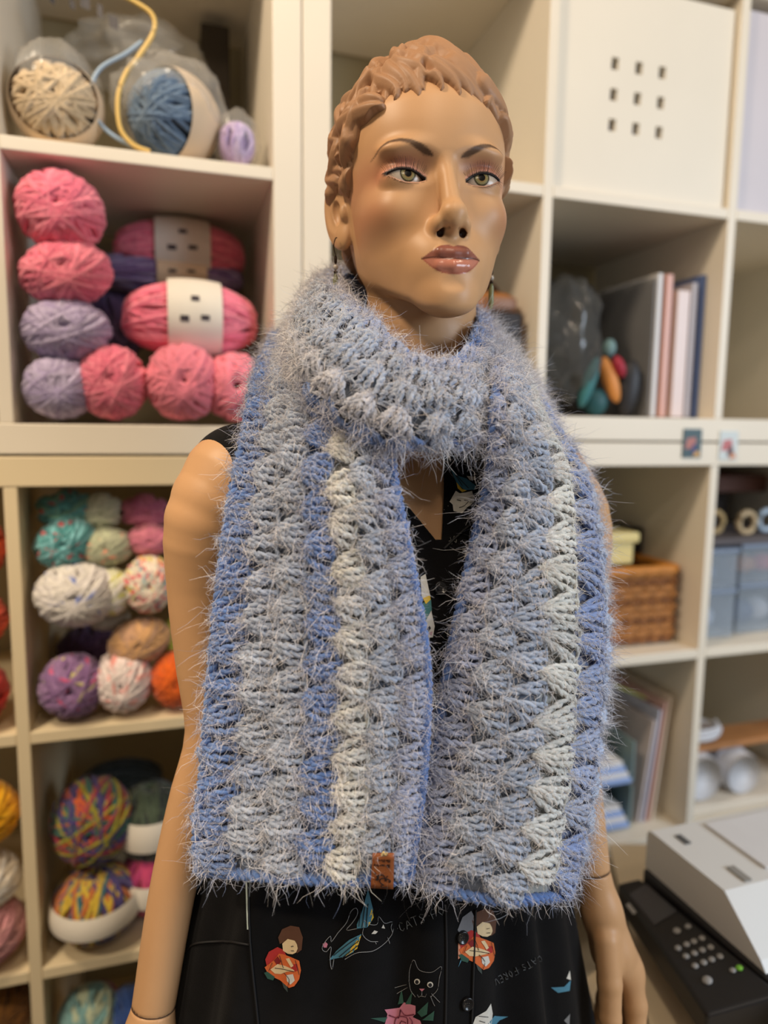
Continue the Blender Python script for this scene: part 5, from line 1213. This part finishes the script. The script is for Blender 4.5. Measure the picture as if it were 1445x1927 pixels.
# clear boxes in the cube at the picture edge
s0 = SC0(2)
M_CLR = mat('clear_box_plastic', lin(190, 202, 214), .15, .05, 15, alpha=.28, spec=.6)
def tub(s, d, z, w, dp, h, label, cols):
    t = thing('storage_tub', SH([s + w / 2, d + dp / 2, z]), label, 'tub', 'clear tubs of odds and ends')
    wall = MB()
    for lo, hi in (((s, d, z), (s + w, d + .003, z + h)), ((s, d + dp - .003, z), (s + w, d + dp, z + h)), ((s, d + .003, z), (s + .003, d + dp - .003, z + h)), ((s + w - .003, d + .003, z), (s + w, d + dp - .003, z + h)), ((s + .003, d + .003, z), (s + w - .003, d + dp - .003, z + .003))): wall.box(lo, hi, SH)
    wall.build('tub_body', M_CLR, t, smooth=False); MB().box((s - .003, d - .003, z + h), (s + w + .003, d + dp + .003, z + h + .008), SH, .002).build('lid', mat('tub_lid', lin(150, 164, 186), .35, alpha=.8), t, smooth=False)
    r_ = np.random.default_rng(int(s * 1000 + z * 100) % 999)
    for i, c_ in enumerate(cols):
        u = (i + .5) / len(cols); MB().ellipsoid(SH([s + .02 + (w - .04) * u, d + .035 + .02 * r_.random(), z + h * (.3 + .15 * r_.random())]), (min(.03, w / len(cols) * .48), .022, h * .28), 12, 8).build('contents', mat('tub_contents', lin(*c_), .5), t)
tub(s0 + .006, .05, zf, .10, .2, .085, 'clear tub at the bottom, nearest the divider', [(90, 110, 150), (180, 190, 210)])
tub(s0 + .006, .05, zf + .094, .10, .2, .07, 'clear tub stacked on the bottom one by the divider', [(150, 180, 200), (110, 130, 160)])
tub(s0 + .125, .06, zf, .19, .22, .09, 'wide clear tub with blue and white bits at the bottom', [(60, 80, 120), (200, 200, 206), (90, 90, 110)])
tub(s0 + .125, .06, zf + .099, .19, .22, .07, 'wide clear tub with red and orange bits', [(190, 120, 60), (196, 70, 80), (60, 90, 150)])
t = thing('cardboard_tray', SH([s0 + .16, .17, zf + .1775]), 'grey tray with beige rings on top of the tubs', 'tray'); MB().box((s0 + .012, .055, zf + .1775), (s0 + .31, .27, zf + .190), SH, .003).build('tray', mat('grey_card', lin(96, 90, 92), .7), t, smooth=False)
for i, (ds, c_) in enumerate(((.05, (140, 160, 160)), (.11, (190, 160, 110)), (.17, (206, 180, 140)), (.24, (190, 206, 220)))):
    a = np.linspace(0, 2 * PI, 25)[:-1]; MB().tube(SH(np.stack([s0 + ds + .02 * np.cos(a), np.full(24, .10 + .02 * (i % 2)), zf + .213 + .02 * np.sin(a)], -1)), .006, 8, True).build('ring', mat('ring_colour', lin(*c_), .5), t)
sbox('wooden_board', mat('dark_wood', lin(84, 46, 30), .5, .2, 20), (s0 + .01, .20, zf + .263), (s0 + .32, .37, zf + .30), 'dark brown wooden board above the tubs', 'board').location.z += 0
sbox('grey_box', mat('grey_box_card', lin(110, 108, 112), .6), (s0 + .02, .295, zf), (s0 + .31, .37, zf + .262), 'tall grey box behind the clear tubs', 'box')
# papers and trays, lower cube
zf = zlow(ZR0, 1) + .002; s0 = SC0(1)
M_PAP = mat('white_paper', lin(226, 224, 224), .6, .03, 15); M_PBL = mat('pale_blue_paper', lin(150, 176, 226), .55, .03, 15); M_TRAY = mat('grey_wire_tray', lin(120, 140, 140), .4, spec=.5)
for k, zz in enumerate((zf, zf + .088)):
    e_ = shit(1186, 1575, .04)[0]; t = thing('letter_tray', SH([e_ - .08, .15, zz]), ('grey letter tray on the cube floor', 'grey letter tray stacked on the lower one')[k], 'tray', 'stacked letter trays')
    MB().box((e_ - .161, .04, zz), (e_, .28, zz + .005), SH, .001).build('base', M_TRAY, t, smooth=False); MB().box((e_ - .005, .04, zz + .005), (e_, .28, zz + .08), SH, .001).build('side_wall', M_TRAY, t, smooth=False); MB().box((e_ - .161, .04, zz + .005), (e_ - .156, .28, zz + .08), SH, .001).build('side_wall', M_TRAY, t, smooth=False)
    for j in range(4):
        o = MB().box((e_ - .150, .03 + .004 * j, zz + .0055 + j * .0095), (e_ - .012 - .004 * j, .26, zz + .0145 + j * .0095), SH, .001).build('paper_stack', (M_PBL, M_PAP)[j % 2], None, smooth=False, origin=SH([e_ - .08, .15, zz + .0055 + j * .0095])); tag(o, '%s paper bundle, %s in the %s letter tray' % (('pale blue', 'white')[j % 2], ('lowest', 'second', 'third', 'topmost')[j], ('lower', 'upper')[k]), 'paper', 'paper in the letter trays')
def leaning(sa, sb, za, zb, d0, d1, col, label, th=.004):
    V = np.array([[sa, d0, za], [sa + th, d0, za], [sb + th, d0, zb], [sb, d0, zb], [sa, d1, za], [sa + th, d1, za], [sb + th, d1, zb], [sb, d1, zb]])
    o = MB().add(SH(V), [(0, 1, 2, 3), (5, 4, 7, 6), (4, 0, 3, 7), (1, 5, 6, 2), (3, 2, 6, 7), (4, 5, 1, 0)]).build('paper_sheet', mat('leaning_sheet', lin(*col), .5, .03, 12), None, smooth=False, origin=SH([sa, d0, za])); tag(o, label, 'paper', 'papers leaning in the cube')
def lx(px, py): return shit(px, py, .045)[0]
b_0 = lx(1196, 1580); t_0 = s0 + CELL - .050
for i_, (col_, lab_, hh_) in enumerate((((206, 194, 192), 'blush sheet leaning, nearest the letter trays', .20), ((196, 198, 214), 'grey lilac sheet leaning in the middle', .22), ((214, 172, 160), 'salmon sheet leaning behind the grey one', .235), ((226, 210, 192), 'cream sheet leaning against the cube side', .245))):
    leaning(b_0 + .011 * i_, t_0 + .011 * i_, zf, zf + hh_, .045, .27, col_, lab_)
pts = [SH([s0 + .03 + .25 * u, .12 - .05 * u, zf + .318 - .045 * u - .035 * u * u]) for u in np.linspace(0, 1, 10)]
o = MB().tube(np.array(pts), .007, 6, flat=.3).build('ribbon', mat('olive_ribbon', lin(150, 150, 70), .5), None, origin=pts[5]); tag(o, 'olive green strap hanging across the top of the paper cube', 'strap')
# rolls and box in the cube at the picture edge
s0 = SC0(2); M_ROLL = mat('white_roll', lin(214, 214, 218), .55, .03, 20)
q1 = shit(1380, 1500, .06)[2]
sbox('carton', mat('cream_carton', lin(226, 214, 196), .55, .03, 10), (s0 + .008, .03, zf), (s0 + .325, .26, q1 + .012), 'low cream carton on the cube floor under the white rolls', 'carton')
zr = q1 + .013
for i, (ds, r_, ln_) in enumerate(((.058, .046, .12), (.158, .042, .12))):
    t = thing('film_roll', SH([s0 + ds, .1, zr]), ('fat white roll with a strap, nearer the divider', 'white roll beside the strapped one')[i], 'roll', 'white rolls on the carton')
    a = np.arange(24) * 2 * PI / 24; path = SH(np.array([[s0 + ds, .045, zr + r_], [s0 + ds, .05, zr + r_], [s0 + ds, .05 + ln_, zr + r_], [s0 + ds, .055 + ln_, zr + r_]])); MB().tube(path, [r_ * .94, r_, r_, r_ * .94], 24).build('sheet_winding', M_ROLL, t)
    MB().tube(SH(np.stack([s0 + ds + (r_ + .001) * np.cos(a), np.full(24, .085), zr + r_ + (r_ + .001) * np.sin(a)], -1)), .004, 6, True).build('strap', mat('grey_strap', lin(176, 172, 176), .5), t)
zb = zr + .094
sbox('wood_strip', mat('light_wood', lin(176, 122, 76), .5, .2, 20), (s0 + .015, .06, zb), (s0 + .32, .13, zb + .012), 'light wooden strip lying across the white rolls', 'wood', .002)
t = thing('cable_coil', SH([s0 + .07, .10, zb + .0125]), 'coiled white cable on the wooden slat', 'cable')
a = np.linspace(0, 6 * PI, 110); MB().tube(SH(np.stack([s0 + .075 + (.050 + .004 * np.sin(a * 3.3)) * np.cos(a), .095 + .032 * np.sin(a), zb + .018 + .0042 * a / PI], -1)), .0045, 6).build('cable', M_ROLL, t)
# ------------------------------------------------------------------ counter and printer
ZT = H - .69
M_CTR = mat('counter_cream', lin(224, 204, 172), .4, .03, 6)
t = thing('counter', (.62, .78, 0), 'cream counter top under the printer', 'counter')
poly = [(.262, .46), (1.25, .46), (1.25, 1.09), (.385, 1.09), (.345, .87), (.262, .80)]; n_ = len(poly)
MB().add([(x, y, z) for z in (ZT - .03, ZT) for x, y in poly], [(i, (i + 1) % n_, n_ + (i + 1) % n_, n_ + i) for i in range(n_)], [(0, i + 1, i) for i in range(1, n_ - 1)] + [(n_, n_ + i, n_ + i + 1) for i in range(1, n_ - 1)]).build('top', M_CTR, t, smooth=False)
for x, y in ((.30, .50), (1.2, .50), (.42, 1.05), (1.2, 1.05)): MB().box((x - .02, y - .02, 0), (x + .02, y + .02, ZT - .03), None, .002).build('leg', M_WHITE, t, smooth=False)
PO = np.array([.330, .880, ZT + .001]); PE1 = np.array([.107, -.994, 0]); PE1 /= np.linalg.norm(PE1); PE2 = np.array([-PE1[1], PE1[0], 0])
def PR(V):
    """printer coordinates: along the control panel, back from it, up"""
    V = np.asarray(V, float); return PO + V[..., :1] * PE1 + V[..., 1:2] * PE2 + V[..., 2:] * np.array([0, 0, 1.])
M_PBK = mat('printer_black', lin(34, 33, 35), .38, .05, 40, .05, 600); M_PWH = mat('printer_white', lin(226, 224, 220), .4, .02, 10); M_SCR = mat('screen_grey', lin(70, 72, 78), .25); M_KEY = mat('grey_key', lin(160, 158, 156), .4)
t = thing('printer', PR([.10, .18, 0]), 'black office printer with white scanner lid on the counter', 'printer')
L1 = np.array([.323, -.946, 0]); L1 /= np.linalg.norm(L1); L2 = np.array([-L1[1], L1[0], 0]); LO = np.array([.366, .884, ZT + .001])
def PL(V):
    """lid coordinates: the scanner sits a little askew behind the control panel"""
    V = np.asarray(V, float); return LO + V[..., :1] * L1 + V[..., 1:2] * L2 + V[..., 2:] * np.array([0, 0, 1.])
MB().box((-.004, -.004, 0), (.30, .30, .0930), PL, .004).build('body', M_PBK, t, smooth=False)
def hexa(F, name, m, parent):
    return MB().add(np.array(F), [(0, 1, 2, 3), (7, 6, 5, 4), (0, 4, 5, 1), (1, 5, 6, 2), (2, 6, 7, 3), (3, 7, 4, 0)]).build(name, m, parent, smooth=False)
f0, f1, b0_, b1_ = PR([-.010, 0, .068]), PR([.208, 0, .068]), PL([-.006, -.006, .094]), PL([.220, -.006, .094])
dn = np.array([0, 0, 1.])
np_ = np.cross(f1 - f0, b1_ - f0); b0_[2] = f0[2] - ((b0_ - f0)[:2] @ np_[:2]) / np_[2]
panel = hexa([f0 - dn * .032, f1 - dn * .032, b1_ - dn * .06, b0_ - dn * .06, f0, f1, b1_, b0_], 'control_panel', M_PBK, t)
md = panel.modifiers.new('soft_edges', 'BEVEL'); md.width = .004; md.segments = 3
_pn = np.cross(f1 - f0, b1_ - f0); _pn /= np.linalg.norm(_pn); _pn = _pn if _pn[2] > 0 else -_pn; _p0 = f0
def onp(px, py, h=.0010):
    r_ = ray(px, py); o_ = np.array([0, 0, H]); return o_ + r_ * (((_p0 - o_) @ _pn) / (r_ @ _pn)) + _pn * h
def cr1(x, y): return 1060 + x / 2.65, 1200 + y / 2.65
def quad_on(pts, name, m): MB().add([onp(*p) for p in pts], [(0, 1, 2, 3)]).build(name, m, panel, smooth=False)
quad_on([(1184, 1684), (1216, 1664), (1274, 1716), (1232, 1742)], 'screen', M_SCR)
quad_on([(1240, 1668), (1244, 1666), (1278, 1702), (1274, 1704)], 'lettering', mat('panel_print', lin(96, 92, 88), .5)); quad_on([(1178, 1704), (1184, 1700), (1198, 1718), (1192, 1722)], 'badge', M_KEY)
def key(x, y, rk, m, name='key'):
    c_ = onp(*cr1(x, y)); F_ = frame(_pn); MB().ellipsoid(c_, (rk, rk, rk * .45), 12, 6, F_).build(name, m, panel)
for x, y in ((567, 1465), (622, 1443), (572, 1551), (615, 1533), (652, 1518), (692, 1502), (612, 1592), (654, 1577), (694, 1561), (735, 1547), (657, 1640), (700, 1623), (740, 1608), (782, 1593)): key(x, y, .0040 if (x, y) != (567, 1465) else .0048, M_KEY)
key(845, 1662, .0036, M_KEY); key(878, 1650, .0040, mat('green_key', lin(130, 200, 70), .4), 'power_key'); key(718, 1712, .0058, M_KEY, 'start_key')
# scanner lid
prof = [(-.004, .094), (-.004, .144), (.002, .150), (.130, .150), (.186, .104), (.194, .094)]
V = np.array([[x, y, z] for y in (.0, .30) for x, z in prof]); n = len(prof)
lid = MB().add(PL(V), [(i, (i + 1) % n, n + (i + 1) % n, n + i) for i in range(n)], [(0, i + 1, i) for i in range(1, n - 1)] + [(n, n + i, n + i + 1) for i in range(1, n - 1)]).build('scanner_lid', M_PWH, t, smooth=False)
MB().box((.022, .022, .1502), (.042, .032, .1515), PL).build('badge', mat('badge_grey', lin(90, 90, 90), .5), lid, smooth=False)
MB().box((.098, .035, .1502), (.126, .046, .1525), PL).build('slot', mat('slot_grey', lin(150, 146, 140), .5), lid, smooth=False)
o = MB().box((.015, .08, .1510), (.115, .28, .1540), PL, .0005).build('paper_sheet', M_PAP, None, smooth=False, origin=PL([.06, .2, .151])); tag(o, 'white paper lying on the scanner lid', 'paper')
# earrings
M_BRZ = mat('dark_bronze', lin(58, 44, 34), .35, metal=.8); M_GRN = mat('olive_bead', lin(120, 122, 84), .3)
for sx, lab in ((-1, 'dark bronze drop earring on the ear nearer the shelf of pink yarn'), (1, 'dark bronze drop earring half hidden behind the far cheek')):
    L0 = np.array([sx * 77.5, -80., -27.]) if sx < 0 else np.array([69., -88., -30.]); p0 = HW(L0); e = thing('earring', p0 + np.array([0, 0, -.055]), lab, 'earring', 'drop earrings')
    hk = [L0 + np.array([sx * 1, 2, 2.]), L0 + np.array([sx * 2.5, 3, 1.]), L0 + np.array([sx * 4, 1, -4.]), L0 + np.array([sx * 3.5, 0, -9.]), L0 + np.array([sx * 2.5, 0, -13.])]; w0 = HW(np.array(bez(*np.array(hk), n=6))); MB().tube(w0, .0005, 6).build('hook', M_BRZ, e)
    bp = w0[-1]; MB().tube(np.array([bp, bp - [0, 0, .002], bp - [0, 0, .006], bp - [0, 0, .008]]), [.0006, .0014, .0014, .0006], 8).build('cap', M_BRZ, e)
    MB().ellipsoid(bp - np.array([0, 0, .0105]), (.0022, .0022, .0026), 10, 8).build('bead', mat('clear_bead', lin(170, 160, 150), .1, spec=.8), e); MB().ellipsoid(bp - np.array([0, 0, .0145]), (.0018, .0018, .0018), 10, 8).build('bead', M_BRZ, e)
    MB().tube(np.array([bp - [0, 0, .016], bp - [0, 0, .020], bp - [0, 0, .034], bp - [0, 0, .040]]), [.0012, .0024, .0028, .0010], 8).build('drop', M_GRN, e)
